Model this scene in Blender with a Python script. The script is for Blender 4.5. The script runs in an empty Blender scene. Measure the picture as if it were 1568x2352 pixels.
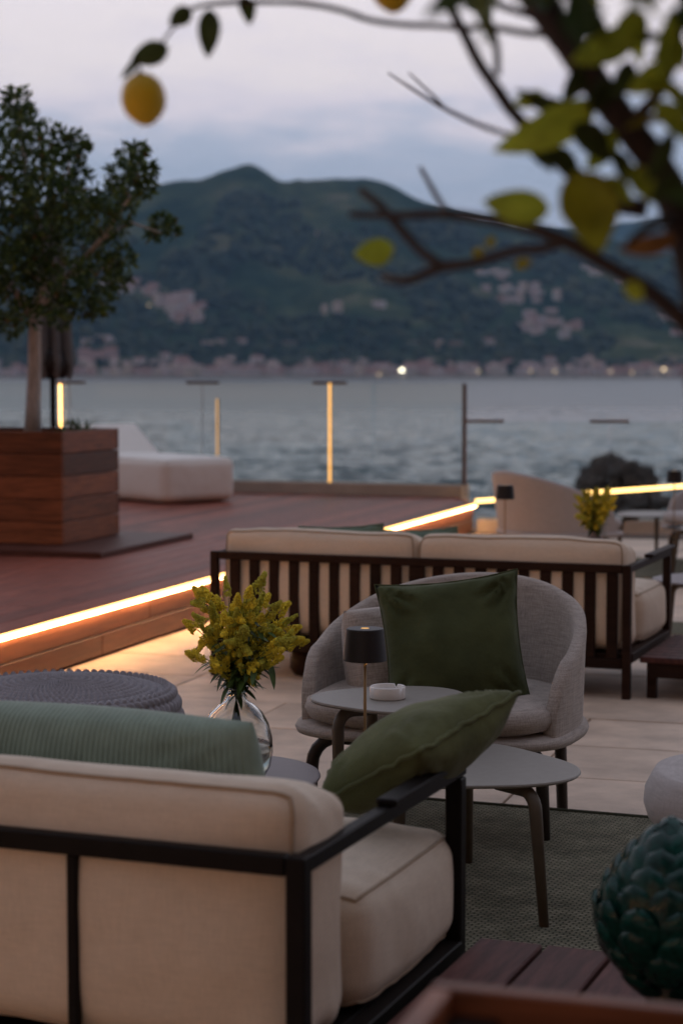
import bpy, bmesh, math, random
import numpy as np
from math import sin, cos, pi, radians as R, sqrt, atan2
from mathutils import Vector as V, Matrix, noise as mn

random.seed(7)
SC = bpy.context.scene
COL = SC.collection

# ------------------------------------------------------------------ camera
FPX = 4450.0
PITCH = math.atan(319 / 4450)
CH = 1.4
cam_d = bpy.data.cameras.new('camera')
cam = bpy.data.objects.new('camera', cam_d)
COL.objects.link(cam)
cam.location = (0, 0, CH)
cam.rotation_euler = (pi / 2 - PITCH, 0, 0)
cam_d.sensor_fit = 'VERTICAL'
cam_d.sensor_height = 36
cam_d.lens = FPX / 2352 * 36
cam_d.clip_start = 0.05
cam_d.clip_end = 30000
cam_d.dof.use_dof = True
cam_d.dof.focus_distance = 5.35
cam_d.dof.aperture_fstop = 3.0
cam_d.dof.aperture_blades = 9
SC.camera = cam

# ------------------------------------------------------------------ sky
SUN_EL, SUN_AZ = R(4), R(205)
w = bpy.data.worlds.new('World')
SC.world = w
w.use_nodes = True
nt = w.node_tree
nt.nodes.clear()


def N(nt, typ, **kw):
    n = nt.nodes.new(typ)
    for k, v in kw.items():
        if k.startswith('in_'):
            key = k[3:]
            key = int(key) if key.isdigit() else key
            n.inputs[key].default_value = v
        else:
            setattr(n, k, v)
    return n


def ramp(nt, stops, interp='LINEAR'):
    n = nt.nodes.new('ShaderNodeValToRGB')
    cr = n.color_ramp
    cr.interpolation = interp
    while len(cr.elements) > 1:
        cr.elements.remove(cr.elements[0])
    cr.elements[0].position = stops[0][0]
    cr.elements[0].color = (*stops[0][1], 1)
    for p, c in stops[1:]:
        e = cr.elements.new(p)
        e.color = (*c, 1)
    return n


L = nt.links.new
tc = N(nt, 'ShaderNodeTexCoord')
sep = N(nt, 'ShaderNodeSeparateXYZ')
L(tc.outputs['Generated'], sep.inputs[0])
mp = N(nt, 'ShaderNodeMapping')
mp.inputs['Scale'].default_value = (4.0, 4.0, 13.0)
L(tc.outputs['Generated'], mp.inputs[0])
nz = N(nt, 'ShaderNodeTexNoise', in_Scale=2.6, in_Detail=6.0, in_Roughness=0.55)
L(mp.outputs[0], nz.inputs['Vector'])
ma = N(nt, 'ShaderNodeMath', operation='MULTIPLY_ADD')
L(nz.outputs['Fac'], ma.inputs[0])
ma.inputs[1].default_value = 0.13
L(sep.outputs['Z'], ma.inputs[2])
sb = N(nt, 'ShaderNodeMath', operation='SUBTRACT')
L(ma.outputs[0], sb.inputs[0])
sb.inputs[1].default_value = 0.065
sky_r = ramp(nt, [(0.0, (.54, .555, .66)), (.07, (.45, .49, .61)), (.098, (.385, .44, .565)), (.116, (.44, .48, .60)), (.138, (.70, .645, .72)),
                  (.17, (.80, .725, .745)), (.20, (.79, .72, .755)), (.30, (.60, .56, .61)), (.55, (.40, .405, .48)), (1.0, (.36, .37, .45))])
L(sb.outputs[0], sky_r.inputs[0])
# dusk: pale cloud over the sea in front, the last warm afterglow low in the sky behind
back_r = ramp(nt, [(0.0, (.205, .074, .032)), (.10, (.17, .066, .032)), (.25, (.10, .056, .040)), (.5, (.10, .086, .092)), (1.0, (.36, .37, .45))])
L(sep.outputs['Z'], back_r.inputs[0])
mr = N(nt, 'ShaderNodeMapRange', interpolation_type='SMOOTHSTEP')
L(sep.outputs['Y'], mr.inputs[0])
mr.inputs[1].default_value = -.65
mr.inputs[2].default_value = 0.75
mul = N(nt, 'ShaderNodeMix', data_type='RGBA', blend_type='MIX')
L(mr.outputs[0], mul.inputs[0])
L(back_r.outputs[0], mul.inputs[6])
L(sky_r.outputs[0], mul.inputs[7])
nish = N(nt, 'ShaderNodeTexSky', sky_type='NISHITA')
nish.sun_disc = False
nish.sun_elevation = SUN_EL
nish.sun_rotation = SUN_AZ
bg1 = N(nt, 'ShaderNodeBackground')
bg1.inputs[1].default_value = 1.25
L(mul.outputs[2], bg1.inputs[0])
bg2 = N(nt, 'ShaderNodeBackground')
bg2.inputs[1].default_value = 0.05
L(nish.outputs[0], bg2.inputs[0])
mixs = N(nt, 'ShaderNodeMixShader')
mixs.inputs[0].default_value = 0.93      # overcast: the cloud deck covers most of the clear sky
L(bg2.outputs[0], mixs.inputs[1])
L(bg1.outputs[0], mixs.inputs[2])
wo = N(nt, 'ShaderNodeOutputWorld')
L(mixs.outputs[0], wo.inputs[0])

sun_d = bpy.data.lights.new('sun', 'SUN')
sun_d.energy = 0.12
sun_d.angle = R(50)
sun_d.color = (1, .62, .40)
sun = bpy.data.objects.new('sun', sun_d)
COL.objects.link(sun)
sun.rotation_euler = V((-sin(SUN_AZ), -cos(SUN_AZ), -.16)).to_track_quat('-Z', 'Y').to_euler()

SC.view_settings.view_transform = 'Standard'
SC.view_settings.look = 'None'
SC.view_settings.gamma = 1
SC.view_settings.use_curve_mapping = False
SC.view_settings.exposure = 0.18
SC.render.engine = 'CYCLES'
SC.cycles.use_denoising = True
SC.cycles.max_bounces = 8
SC.cycles.transparent_max_bounces = 16
SC.cycles.volume_bounces = 0
SC.cycles.sample_clamp_indirect = 4.0
SC.cycles.caustics_reflective = False
SC.cycles.caustics_refractive = False

# ------------------------------------------------------------------ helpers


def ray(x, y):
    a = (x - 784) / FPX
    b = -(y - 1176) / FPX
    return V((a, cos(PITCH) + b * sin(PITCH), -sin(PITCH) + b * cos(PITCH)))


def gh(x, y, h):
    d = ray(x, y)
    return V((0, 0, CH)) + d * ((h - CH) / d.z)


def pt(x, y, Y):
    d = ray(x, y)
    return V((0, 0, CH)) + d * (Y / d.y)


class MB:
    def __init__(s):
        s.v, s.f, s.m = [], [], []

    def add(s, vs, fs, mi=0, mat=None):
        b = len(s.v)
        s.v += [mat @ V(p) if mat else V(p) for p in vs]
        s.f += [tuple(i + b for i in f) for f in fs]
        s.m += [mi] * len(fs)

    def box(s, x0, x1, y0, y1, z0, z1, mi=0, mat=None):
        s.add([(x0, y0, z0), (x1, y0, z0), (x1, y1, z0), (x0, y1, z0), (x0, y0, z1), (x1, y0, z1), (x1, y1, z1), (x0, y1, z1)],
              [(0, 3, 2, 1), (4, 5, 6, 7), (0, 1, 5, 4), (1, 2, 6, 5), (2, 3, 7, 6), (3, 0, 4, 7)], mi, mat)

    def prism(s, pts, z0, z1, mi=0):
        n = len(pts)
        vs = [(p[0], p[1], z0) for p in pts] + [(p[0], p[1], z1) for p in pts]
        fs = [tuple(range(n - 1, -1, -1)), tuple(range(n, 2 * n))]
        fs += [(i, (i + 1) % n, n + (i + 1) % n, n + i) for i in range(n)]
        s.add(vs, fs, mi)

    def tube(s, pts, rad, n=8, mi=0, closed=False, flat=1.0):
        pts = [V(p) for p in pts]
        k = len(pts)
        if not hasattr(rad, '__len__'):
            rad = [rad] * k
        ref = None
        vs = []
        for i, p in enumerate(pts):
            a = pts[(i - 1) % k] if (closed or i > 0) else p
            b = pts[(i + 1) % k] if (closed or i < k - 1) else p
            t = (b - a)
            if t.length < 1e-9:
                t = V((0, 0, 1))
            t.normalize()
            if ref is None:
                ref = t.orthogonal().normalized()
            ref = (ref - t * ref.dot(t))
            if ref.length < 1e-6:
                ref = t.orthogonal()
            ref.normalize()
            bi = t.cross(ref)
            for j in range(n):
                an = 2 * pi * j / n
                vs.append(p + (ref * cos(an) + bi * sin(an) * flat) * rad[i])
        fs = []
        for i in range(k if closed else k - 1):
            for j in range(n):
                a0 = i * n + j
                a1 = i * n + (j + 1) % n
                b0 = ((i + 1) % k) * n + j
                b1 = ((i + 1) % k) * n + (j + 1) % n
                fs.append((a0, a1, b1, b0))
        if not closed:
            fs.append(tuple(range(n - 1, -1, -1)))
            fs.append(tuple(range((k - 1) * n, k * n)))
        s.add(vs, fs, mi)

    def lathe(s, prof, n=32, mi=0, cx=0, cy=0):
        vs, fs = [], []
        for r, z in prof:
            for j in range(n):
                a = 2 * pi * j / n
                vs.append((cx + r * cos(a), cy + r * sin(a), z))
        k = len(prof)
        for i in range(k - 1):
            for j in range(n):
                fs.append((i * n + j, i * n + (j + 1) % n, (i + 1) * n + (j + 1) % n, (i + 1) * n + j))
        if prof[0][0] > 1e-6:
            fs.append(tuple(range(n - 1, -1, -1)))
        if prof[-1][0] > 1e-6:
            fs.append(tuple(range((k - 1) * n, k * n)))
        s.add(vs, fs, mi)

    def mesh(s, name, mats, smooth=False, bevel=0, merge=False, segs=2):
        me = bpy.data.meshes.new(name)
        me.from_pydata(s.v, [], s.f)
        if not isinstance(mats, (list, tuple)):
            mats = [mats]
        for m in mats:
            me.materials.append(m)
        me.polygons.foreach_set('material_index', s.m)
        if bevel or merge:
            bm = bmesh.new()
            bm.from_mesh(me)
            if merge:
                bmesh.ops.remove_doubles(bm, verts=bm.verts, dist=1e-5)
            if bevel:
                es = [e for e in bm.edges if len(e.link_faces) == 2 and e.calc_face_angle(0) > .6]
                bmesh.ops.bevel(bm, geom=es, offset=bevel, segments=segs, affect='EDGES', profile=.6)
            bm.to_mesh(me)
            bm.free()
        if smooth:
            me.polygons.foreach_set('use_smooth', [True] * len(me.polygons))
        me.update()
        return me

    def build(s, name, mats, parent=None, loc=(0, 0, 0), rot=None, **k):
        return obj(name, s.mesh(name, mats, **k), parent, loc, rot)


def obj(name, me, parent=None, loc=(0, 0, 0), rot=None):
    o = bpy.data.objects.new(name, me)
    COL.objects.link(o)
    o.location = loc
    if rot is not None:
        o.rotation_euler = rot if hasattr(rot, '__len__') else (0, 0, rot)
    if parent:
        o.parent = parent
    return o


def tag(o, label=None, cat=None, group=None, kind=None):
    if label:
        o['label'] = label
    if cat:
        o['category'] = cat
    if group:
        o['group'] = group
    if kind:
        o['kind'] = kind
    return o


def empty(name, loc=(0, 0, 0), rz=0, label=None, cat=None, group=None, kind=None):
    o = obj(name, None, None, loc, (0, 0, rz))
    o.empty_display_size = .1
    return tag(o, label, cat, group, kind)


def copy_tree(o, parent=None):
    c = o.copy()
    COL.objects.link(c)
    c.parent = parent
    for ch in list(o.children):
        copy_tree(ch, c)
    return c


def dup(o, loc, rz, label):
    c = copy_tree(o)
    c.location = loc
    c.rotation_euler = (0, 0, rz)
    c['label'] = label
    return c


# ------------------------------------------------------------------ materials
def M(name, col, rough=.6, var=.0, scale=8., stretch=(1, 1, 1), bump=0., bscale=60., bstretch=None, metal=0., spec=.5,
      coat=0., sheen=0., orand=0., col2=None, emit=None, estr=0., detail=5., trans=0., ior=1.45, bdist=.002, sss=0):
    m = bpy.data.materials.new(name)
    m.use_nodes = True
    t = m.node_tree
    b = t.nodes['Principled BSDF']
    l = t.links.new
    b.inputs['Roughness'].default_value = rough
    b.inputs['Metallic'].default_value = metal
    b.inputs['Specular IOR Level'].default_value = spec
    b.inputs['Coat Weight'].default_value = coat
    b.inputs['Coat Roughness'].default_value = .05
    b.inputs['Sheen Weight'].default_value = sheen
    b.inputs['Sheen Roughness'].default_value = .4
    b.inputs['Transmission Weight'].default_value = trans
    b.inputs['IOR'].default_value = ior
    b.inputs['Base Color'].default_value = (*col, 1)
    if emit:
        b.inputs['Emission Color'].default_value = (*emit, 1)
        b.inputs['Emission Strength'].default_value = estr
    if var or bump or orand or col2:
        tcn = N(t, 'ShaderNodeTexCoord')
        oi = N(t, 'ShaderNodeObjectInfo')
        off = N(t, 'ShaderNodeVectorMath', operation='MULTIPLY_ADD')
        cmb = N(t, 'ShaderNodeCombineXYZ')
        for i in range(3):
            l(oi.outputs['Random'], cmb.inputs[i])
        l(cmb.outputs[0], off.inputs[0])
        off.inputs[1].default_value = (17.3, 9.1, 5.7)
        l(tcn.outputs['Object'], off.inputs[2])
        src = off.outputs[0] if orand else tcn.outputs['Object']
    if var or col2 or orand:
        mpn = N(t, 'ShaderNodeMapping')
        mpn.inputs['Scale'].default_value = stretch
        l(src, mpn.inputs[0])
        nzn = N(t, 'ShaderNodeTexNoise', in_Scale=scale, in_Detail=detail, in_Roughness=.6)
        l(mpn.outputs[0], nzn.inputs['Vector'])
        c1 = tuple(max(0, c * (1 - var)) for c in col)
        c2 = col2 if col2 else tuple(min(1, c * (1 + var)) for c in col)
        rp = ramp(t, [(.3, c1), (.7, c2)])
        l(nzn.outputs['Fac'], rp.inputs[0])
        out = rp.outputs[0]
        if orand:
            mrn = N(t, 'ShaderNodeMapRange')
            l(oi.outputs['Random'], mrn.inputs[0])
            mrn.inputs[3].default_value = 1 - orand
            mrn.inputs[4].default_value = 1 + orand
            mx = N(t, 'ShaderNodeMix', data_type='RGBA', blend_type='MULTIPLY')
            mx.inputs[0].default_value = 1
            l(out, mx.inputs[6])
            l(mrn.outputs[0], mx.inputs[7])
            out = mx.outputs[2]
        l(out, b.inputs['Base Color'])
    if bump:
        mpb = N(t, 'ShaderNodeMapping')
        mpb.inputs['Scale'].default_value = bstretch or stretch
        l(src, mpb.inputs[0])
        nb = N(t, 'ShaderNodeTexNoise', in_Scale=bscale, in_Detail=4., in_Roughness=.6)
        l(mpb.outputs[0], nb.inputs['Vector'])
        bp = N(t, 'ShaderNodeBump', in_Strength=bump, in_Distance=bdist)
        l(nb.outputs['Fac'], bp.inputs['Height'])
        l(bp.outputs[0], b.inputs['Normal'])
    return m


def linen(name, col, contrast=.3, s=260., rough=.9, sheen=.15, mottled=.06):
    """woven cloth: crossed slubs in warp and weft plus a soft mottle"""
    m = bpy.data.materials.new(name)
    m.use_nodes = True
    t = m.node_tree
    l = t.links.new
    b = t.nodes['Principled BSDF']
    b.inputs['Roughness'].default_value = rough
    b.inputs['Specular IOR Level'].default_value = .25
    b.inputs['Sheen Weight'].default_value = sheen
    tcn = N(t, 'ShaderNodeTexCoord')
    outs = []
    for st in ((1, 1, .05), (.06, .06, 1)):
        mpn = N(t, 'ShaderNodeMapping')
        mpn.inputs['Scale'].default_value = st
        l(tcn.outputs['Object'], mpn.inputs[0])
        nzn = N(t, 'ShaderNodeTexNoise', in_Scale=s, in_Detail=3., in_Roughness=.65)
        l(mpn.outputs[0], nzn.inputs['Vector'])
        outs.append(nzn.outputs['Fac'])
    ad = N(t, 'ShaderNodeMath', operation='ADD')
    l(outs[0], ad.inputs[0])
    l(outs[1], ad.inputs[1])
    big = N(t, 'ShaderNodeTexNoise', in_Scale=5., in_Detail=3.)
    l(tcn.outputs['Object'], big.inputs['Vector'])
    ad2 = N(t, 'ShaderNodeMath', operation='MULTIPLY_ADD')
    l(big.outputs['Fac'], ad2.inputs[0])
    ad2.inputs[1].default_value = mottled * 2
    l(ad.outputs[0], ad2.inputs[2])
    rp = ramp(t, [(.36, tuple(c * (1 - contrast) for c in col)), (.64, tuple(min(.95, c * (1 + contrast)) for c in col))])
    hv = N(t, 'ShaderNodeMath', operation='MULTIPLY')
    l(ad2.outputs[0], hv.inputs[0])
    hv.inputs[1].default_value = .5 / (1 + mottled * .5)
    l(hv.outputs[0], rp.inputs[0])
    l(rp.outputs[0], b.inputs['Base Color'])
    # soft creases of stretched cloth under the weave
    cr = N(t, 'ShaderNodeTexNoise', in_Scale=7., in_Detail=2.)
    l(tcn.outputs['Object'], cr.inputs['Vector'])
    bp0 = N(t, 'ShaderNodeBump', in_Strength=.6, in_Distance=.016)
    l(cr.outputs['Fac'], bp0.inputs['Height'])
    bp = N(t, 'ShaderNodeBump', in_Strength=.35, in_Distance=.0012)
    l(ad.outputs[0], bp.inputs['Height'])
    l(bp0.outputs[0], bp.inputs['Normal'])
    l(bp.outputs[0], b.inputs['Normal'])
    return m


def glass_sheet(name, tint, extra=0.):
    m = bpy.data.materials.new(name)
    m.use_nodes = True
    t = m.node_tree
    t.nodes.clear()
    l = t.links.new
    tr = N(t, 'ShaderNodeBsdfTransparent')
    tr.inputs[0].default_value = (*tint, 1)
    gl = N(t, 'ShaderNodeBsdfGlossy')
    gl.inputs['Roughness'].default_value = .01
    fr = N(t, 'ShaderNodeFresnel', in_IOR=1.45)
    ad = N(t, 'ShaderNodeMath', operation='ADD')
    l(fr.outputs[0], ad.inputs[0])
    ad.inputs[1].default_value = extra
    mx = N(t, 'ShaderNodeMixShader')
    l(ad.outputs[0], mx.inputs[0])
    l(tr.outputs[0], mx.inputs[1])
    l(gl.outputs[0], mx.inputs[2])
    o = N(t, 'ShaderNodeOutputMaterial')
    l(mx.outputs[0], o.inputs[0])
    return m


def emitter(name, col, strength):
    m = bpy.data.materials.new(name)
    m.use_nodes = True
    t = m.node_tree
    t.nodes.clear()
    e = N(t, 'ShaderNodeEmission')
    e.inputs[0].default_value = (*col, 1)
    e.inputs[1].default_value = strength
    o = N(t, 'ShaderNodeOutputMaterial')
    t.links.new(e.outputs[0], o.inputs[0])
    return m


WOODX = (1.2, 14, 14)
m_deck = M('deck wood', (.24, .064, .037), .5, .42, 3.5, WOODX, .5, 30., orand=.38, spec=.3)
m_wood = M('planter wood', (.20, .066, .029), .42, .5, 4., WOODX, .5, 26., orand=.55, spec=.35)
m_face = M('deck face wood', (.135, .050, .022), .4, .35, 3., WOODX, .4, 26., orand=.3)
m_dark_wood = M('dark slat wood', (.022, .010, .0065), .55, .3, 4., WOODX, .4, 30., orand=.25, spec=.12)
m_plank = M('table plank wood', (.085, .031, .026), .6, .5, 4.5, (10, 1, 10), .7, 24., orand=.3, spec=.25)
m_frame = M('dark bronze frame', (.010, .008, .0075), .5, .15, 30, bump=.1, bscale=300, spec=.12)
m_brown = M('brown post', (.10, .052, .03), .45, .25, 10, (8, 8, 1))
m_stone = M('travertine', (.60, .46, .35), .55, .30, 3.2, bump=.6, bscale=14, orand=.13, detail=10, bdist=.008)
m_mortar = M('mortar', (.13, .10, .08), .9, .2, 30)
m_base = M('terrace concrete', (.4, .34, .29), .8, .15, 2)
m_cream_wall = M('cream render', (.5, .43, .36), .8, .12, 5, bump=.3, bscale=40)
m_canvas = linen('cream canvas', (.68, .565, .445), .10, 420, sheen=.1)
m_pipe = linen('canvas piping', (.40, .30, .21), .12, 420)
m_heather = linen('heather linen', (.36, .312, .275), .34, 300, sheen=.2)
m_pale_heather = linen('pale heather linen', (.44, .40, .385), .16, 380)
m_green = M('forest green velvet', (.066, .080, .036), .9, .2, 9, bump=.5, bscale=7, sheen=.08, spec=.15, bdist=.02)
m_green_light = M('olive green velvet', (.105, .115, .050), .9, .25, 9, bump=.5, bscale=7, sheen=.12, spec=.15, bdist=.02)
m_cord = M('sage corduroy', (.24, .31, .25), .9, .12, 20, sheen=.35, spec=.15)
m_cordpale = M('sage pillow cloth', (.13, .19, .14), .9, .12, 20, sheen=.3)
m_knit = M('grey knit rope', (.30, .285, .305), .85, .15, 40, bump=.2, bscale=300)
m_table = M('taupe table top', (.26, .235, .205), .5, .06, 40, bump=.05, bscale=400)
m_table_dark = M('plum table top', (.16, .13, .135), .45, .06, 40)
m_leg = M('table leg', (.10, .075, .05), .45, .15, 20)
m_leg_dark = M('chair leg', (.035, .026, .022), .42, .15, 20)
m_lamp = M('black lamp metal', (.02, .018, .02), .5, metal=.4)
m_brass = M('lamp stem', (.36, .24, .12), .35, metal=.3)
m_ceramic = M('white ceramic', (.74, .70, .66), .25, coat=.4)
m_white = linen('white daybed fabric', (.87, .86, .82), .04, 300)
m_teal = M('teal glaze', (.0025, .040, .032), .22, .5, 6, coat=.12, spec=.32, orand=.25)
m_teal_dark = M('teal core', (.004, .014, .016), .3)
m_vase = M('vase glass', (.96, .99, .98), .01, trans=1., ior=1.45)
m_water_in = M('vase water', (.90, .93, .82), .0, trans=1., ior=1.33)
m_stem = M('flower stem', (.10, .14, .035), .6, .25, 20)
m_fleaf = M('flower leaf', (.055, .10, .022), .5, .35, 30, orand=.3)
m_blossom = M('goldenrod blossom', (.70, .56, .045), .8, .45, 90, orand=.2)
m_bark = M('lemon bark', (.042, .024, .018), .8, .35, 20, (3, 3, 1), .6, 40, bdist=.004)
m_bark2 = M('pale trunk bark', (.43, .40, .39), .85, .3, 12, (4, 4, 1), .7, 20, bdist=.008)
m_blossom2 = M('goldenrod bud', (.44, .42, .05), .8, .45, 90, orand=.2)
m_lemon = M('lemon peel', (.70, .45, .018), .5, .22, 14, bump=.6, bscale=90, bdist=.003)
m_soil = M('soil', (.03, .022, .016), .95, .4, 20, bump=.8, bscale=40, bdist=.02)
m_rock = M('sea rock', (.045, .035, .03), .85, .4, 1.2, bump=1., bscale=2.5, bdist=.3)
m_glass = glass_sheet('balustrade glass', (.93, .975, .97), .0)
m_led = emitter('warm light strip', (1., .54, .17), 5.5)
m_led_hot = emitter('warm light source', (1., .54, .25), 44.)
m_led_bar = emitter('warm light bar', (1., .50, .13), 1.7)
m_glow_dim = emitter('dim glow', (1., .55, .20), .75)
m_bulb = emitter('lamp diffuser', (1., .58, .24), 75.)
m_townlamp = emitter('town lamp', (1., .93, .66), 9.)
m_townlamp2 = emitter('small town lamp', (1., .74, .42), 3.)


def leaf_mat(name, cols, rough=.45, transl=.25):
    m = bpy.data.materials.new(name)
    m.use_nodes = True
    t = m.node_tree
    l = t.links.new
    b = t.nodes['Principled BSDF']
    b.inputs['Roughness'].default_value = rough
    gi = N(t, 'ShaderNodeNewGeometry')
    rp = ramp(t, cols)
    l(gi.outputs['Random Per Island'], rp.inputs[0])
    l(rp.outputs[0], b.inputs['Base Color'])
    tl = N(t, 'ShaderNodeBsdfTranslucent')
    l(rp.outputs[0], tl.inputs[0])
    mx = N(t, 'ShaderNodeMixShader')
    mx.inputs[0].default_value = transl
    l(b.outputs[0], mx.inputs[1])
    l(tl.outputs[0], mx.inputs[2])
    l(mx.outputs[0], t.nodes['Material Output'].inputs[0])
    return m


m_leaf = leaf_mat('evergreen leaves', [(0, (.022, .05, .012)), (.5, (.045, .095, .022)), (.8, (.09, .15, .03)), (.92, (.14, .21, .04)), (.97, (.10, .11, .025)), (1, (.14, .07, .02))])


def single_leaf(name, col):
    m = leaf_mat(name, [(0, col), (1, col)], .4, .35)
    t = m.node_tree
    l = t.links.new
    tcn = N(t, 'ShaderNodeTexCoord')
    nzn = N(t, 'ShaderNodeTexNoise', in_Scale=30., in_Detail=4.)
    l(tcn.outputs['Object'], nzn.inputs['Vector'])
    for n in t.nodes:
        if n.type == 'MIX_SHADER':
            n.inputs[0].default_value = .62
    rp = ramp(t, [(.3, tuple(c * .7 for c in col)), (.7, tuple(c * 1.3 for c in col))])
    l(nzn.outputs['Fac'], rp.inputs[0])
    l(rp.outputs[0], t.nodes['Principled BSDF'].inputs['Base Color'])
    for n in t.nodes:
        if n.type == 'BSDF_TRANSLUCENT':
            l(rp.outputs[0], n.inputs[0])
    return m


m_ll = {'olive': single_leaf('lemon leaf olive', (.25, .23, .016)), 'light': single_leaf('lemon leaf light', (.44, .47, .04)), 'mid': single_leaf('lemon leaf', (.31, .34, .03)),
        'dark': single_leaf('lemon leaf dark', (.045, .055, .015)), 'yellow': single_leaf('lemon leaf yellow', (.27, .215, .014)),
        'brown': single_leaf('lemon leaf dry', (.26, .11, .03))}

# rug: woven cells
m_rug = bpy.data.materials.new('woven rug')
m_rug.use_nodes = True
t = m_rug.node_tree
b = t.nodes['Principled BSDF']
b.inputs['Roughness'].default_value = .95
b.inputs['Specular IOR Level'].default_value = .1
tcn = N(t, 'ShaderNodeTexCoord')
br = N(t, 'ShaderNodeTexBrick', offset=.5)
br.inputs['Scale'].default_value = 1
br.inputs['Brick Width'].default_value = .026
br.inputs['Row Height'].default_value = .0125
br.inputs['Mortar Size'].default_value = .0032
br.inputs['Mortar Smooth'].default_value = 1.
br.inputs['Color1'].default_value = (.33, .30, .215, 1)
br.inputs['Color2'].default_value = (.225, .215, .15, 1)
br.inputs['Mortar'].default_value = (.028, .034, .024, 1)
nzr = N(t, 'ShaderNodeTexNoise', in_Scale=9., in_Detail=4.)
t.links.new(tcn.outputs['Object'], nzr.inputs['Vector'])
dst = N(t, 'ShaderNodeVectorMath', operation='MULTIPLY_ADD')
t.links.new(nzr.outputs['Color'], dst.inputs[0])
dst.inputs[1].default_value = (.012, .012, 0)
t.links.new(tcn.outputs['Object'], dst.inputs[2])
t.links.new(dst.outputs[0], br.inputs['Vector'])
mxr = N(t, 'ShaderNodeMix', data_type='RGBA', blend_type='MULTIPLY')
mxr.inputs[0].default_value = .55
t.links.new(br.outputs['Color'], mxr.inputs[6])
rpr = ramp(t, [(.3, (.5, .5, .5)), (.7, (1.3, 1.3, 1.3))])
t.links.new(nzr.outputs['Fac'], rpr.inputs[0])
t.links.new(rpr.outputs[0], mxr.inputs[7])
t.links.new(mxr.outputs[2], b.inputs['Base Color'])
bpn = N(t, 'ShaderNodeBump', in_Strength=1., in_Distance=.006, invert=True)
t.links.new(br.outputs['Fac'], bpn.inputs['Height'])
t.links.new(bpn.outputs[0], b.inputs['Normal'])

# sea
m_sea = bpy.data.materials.new('sea water')
m_sea.use_nodes = True
t = m_sea.node_tree
b = t.nodes['Principled BSDF']
b.inputs['Base Color'].default_value = (.010, .052, .066, 1)
b.inputs['Roughness'].default_value = .22
b.inputs['IOR'].default_value = 1.33
tcn = N(t, 'ShaderNodeTexCoord')
prev = None
sxyz = N(t, 'ShaderNodeSeparateXYZ')
t.links.new(tcn.outputs['Object'], sxyz.inputs[0])
lane = N(t, 'ShaderNodeTexNoise', in_Scale=.012, in_Detail=3.)
t.links.new(tcn.outputs['Object'], lane.inputs['Vector'])
lsum = N(t, 'ShaderNodeMath', operation='MULTIPLY_ADD')
t.links.new(lane.outputs['Fac'], lsum.inputs[0])
lsum.inputs[1].default_value = 160.
t.links.new(sxyz.outputs['Y'], lsum.inputs[2])
wind = N(t, 'ShaderNodeMapRange')
t.links.new(lsum.outputs[0], wind.inputs[0])
wind.inputs[1].default_value = 230.
wind.inputs[2].default_value = 420.
wind.inputs[3].default_value = 1.
wind.inputs[4].default_value = .22
for sc_, st, dist, strg in ((.5, (.5, 1, 1), .35, .8), (1.6, (.6, 1, 1), .10, .8)):
    mpn = N(t, 'ShaderNodeMapping')
    mpn.inputs['Scale'].default_value = st
    mpn.inputs['Rotation'].default_value = (0, 0, R(12))
    t.links.new(tcn.outputs['Object'], mpn.inputs[0])
    nzn = N(t, 'ShaderNodeTexNoise', in_Scale=sc_, in_Detail=4., in_Roughness=.55)
    t.links.new(mpn.outputs[0], nzn.inputs['Vector'])
    bp = N(t, 'ShaderNodeBump', in_Strength=strg, in_Distance=dist)
    t.links.new(nzn.outputs['Fac'], bp.inputs['Height'])
    ws = N(t, 'ShaderNodeMath', operation='MULTIPLY')
    t.links.new(wind.outputs[0], ws.inputs[0])
    ws.inputs[1].default_value = strg
    t.links.new(ws.outputs[0], bp.inputs['Strength'])
    if prev:
        t.links.new(prev.outputs[0], bp.inputs['Normal'])
    prev = bp
t.links.new(prev.outputs[0], b.inputs['Normal'])
wr_ = N(t, 'ShaderNodeMapRange')
t.links.new(wind.outputs[0], wr_.inputs[0])
wr_.inputs[1].default_value = .22
wr_.inputs[2].default_value = 1.
wr_.inputs[3].default_value = .30
wr_.inputs[4].default_value = .10
t.links.new(wr_.outputs[0], b.inputs['Roughness'])

# hillside vegetation
m_hill = bpy.data.materials.new('wooded hillside')
m_hill.use_nodes = True
t = m_hill.node_tree
b = t.nodes['Principled BSDF']
b.inputs['Roughness'].default_value = 1
b.inputs['Specular IOR Level'].default_value = 0
tcn = N(t, 'ShaderNodeTexCoord')
n1 = N(t, 'ShaderNodeTexNoise', in_Scale=.006, in_Detail=9., in_Roughness=.68)
n2 = N(t, 'ShaderNodeTexNoise', in_Scale=.035, in_Detail=6., in_Roughness=.7)
t.links.new(tcn.outputs['Object'], n1.inputs['Vector'])
t.links.new(tcn.outputs['Object'], n2.inputs['Vector'])
r1 = ramp(t, [(.34, (.013, .028, .020)), (.47, (.036, .060, .034)), (.58, (.095, .112, .055)), (.68, (.23, .20, .14))])
r2 = ramp(t, [(.3, (.45, .45, .45)), (.7, (1.5, 1.5, 1.5))])
t.links.new(n1.outputs['Fac'], r1.inputs[0])
t.links.new(n2.outputs['Fac'], r2.inputs[0])
mxr = N(t, 'ShaderNodeMix', data_type='RGBA', blend_type='MULTIPLY')
mxr.inputs[0].default_value = 1
t.links.new(r1.outputs[0], mxr.inputs[6])
t.links.new(r2.outputs[0], mxr.inputs[7])
t.links.new(mxr.outputs[2], b.inputs['Base Color'])
m_beach = M('beach', (.25, .22, .19), .95, .25, .05)
m_wood_far = leaf_mat('far trees', [(0, (.010, .022, .014)), (.6, (.028, .048, .024)), (1, (.075, .088, .04))], .9, .0)

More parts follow.
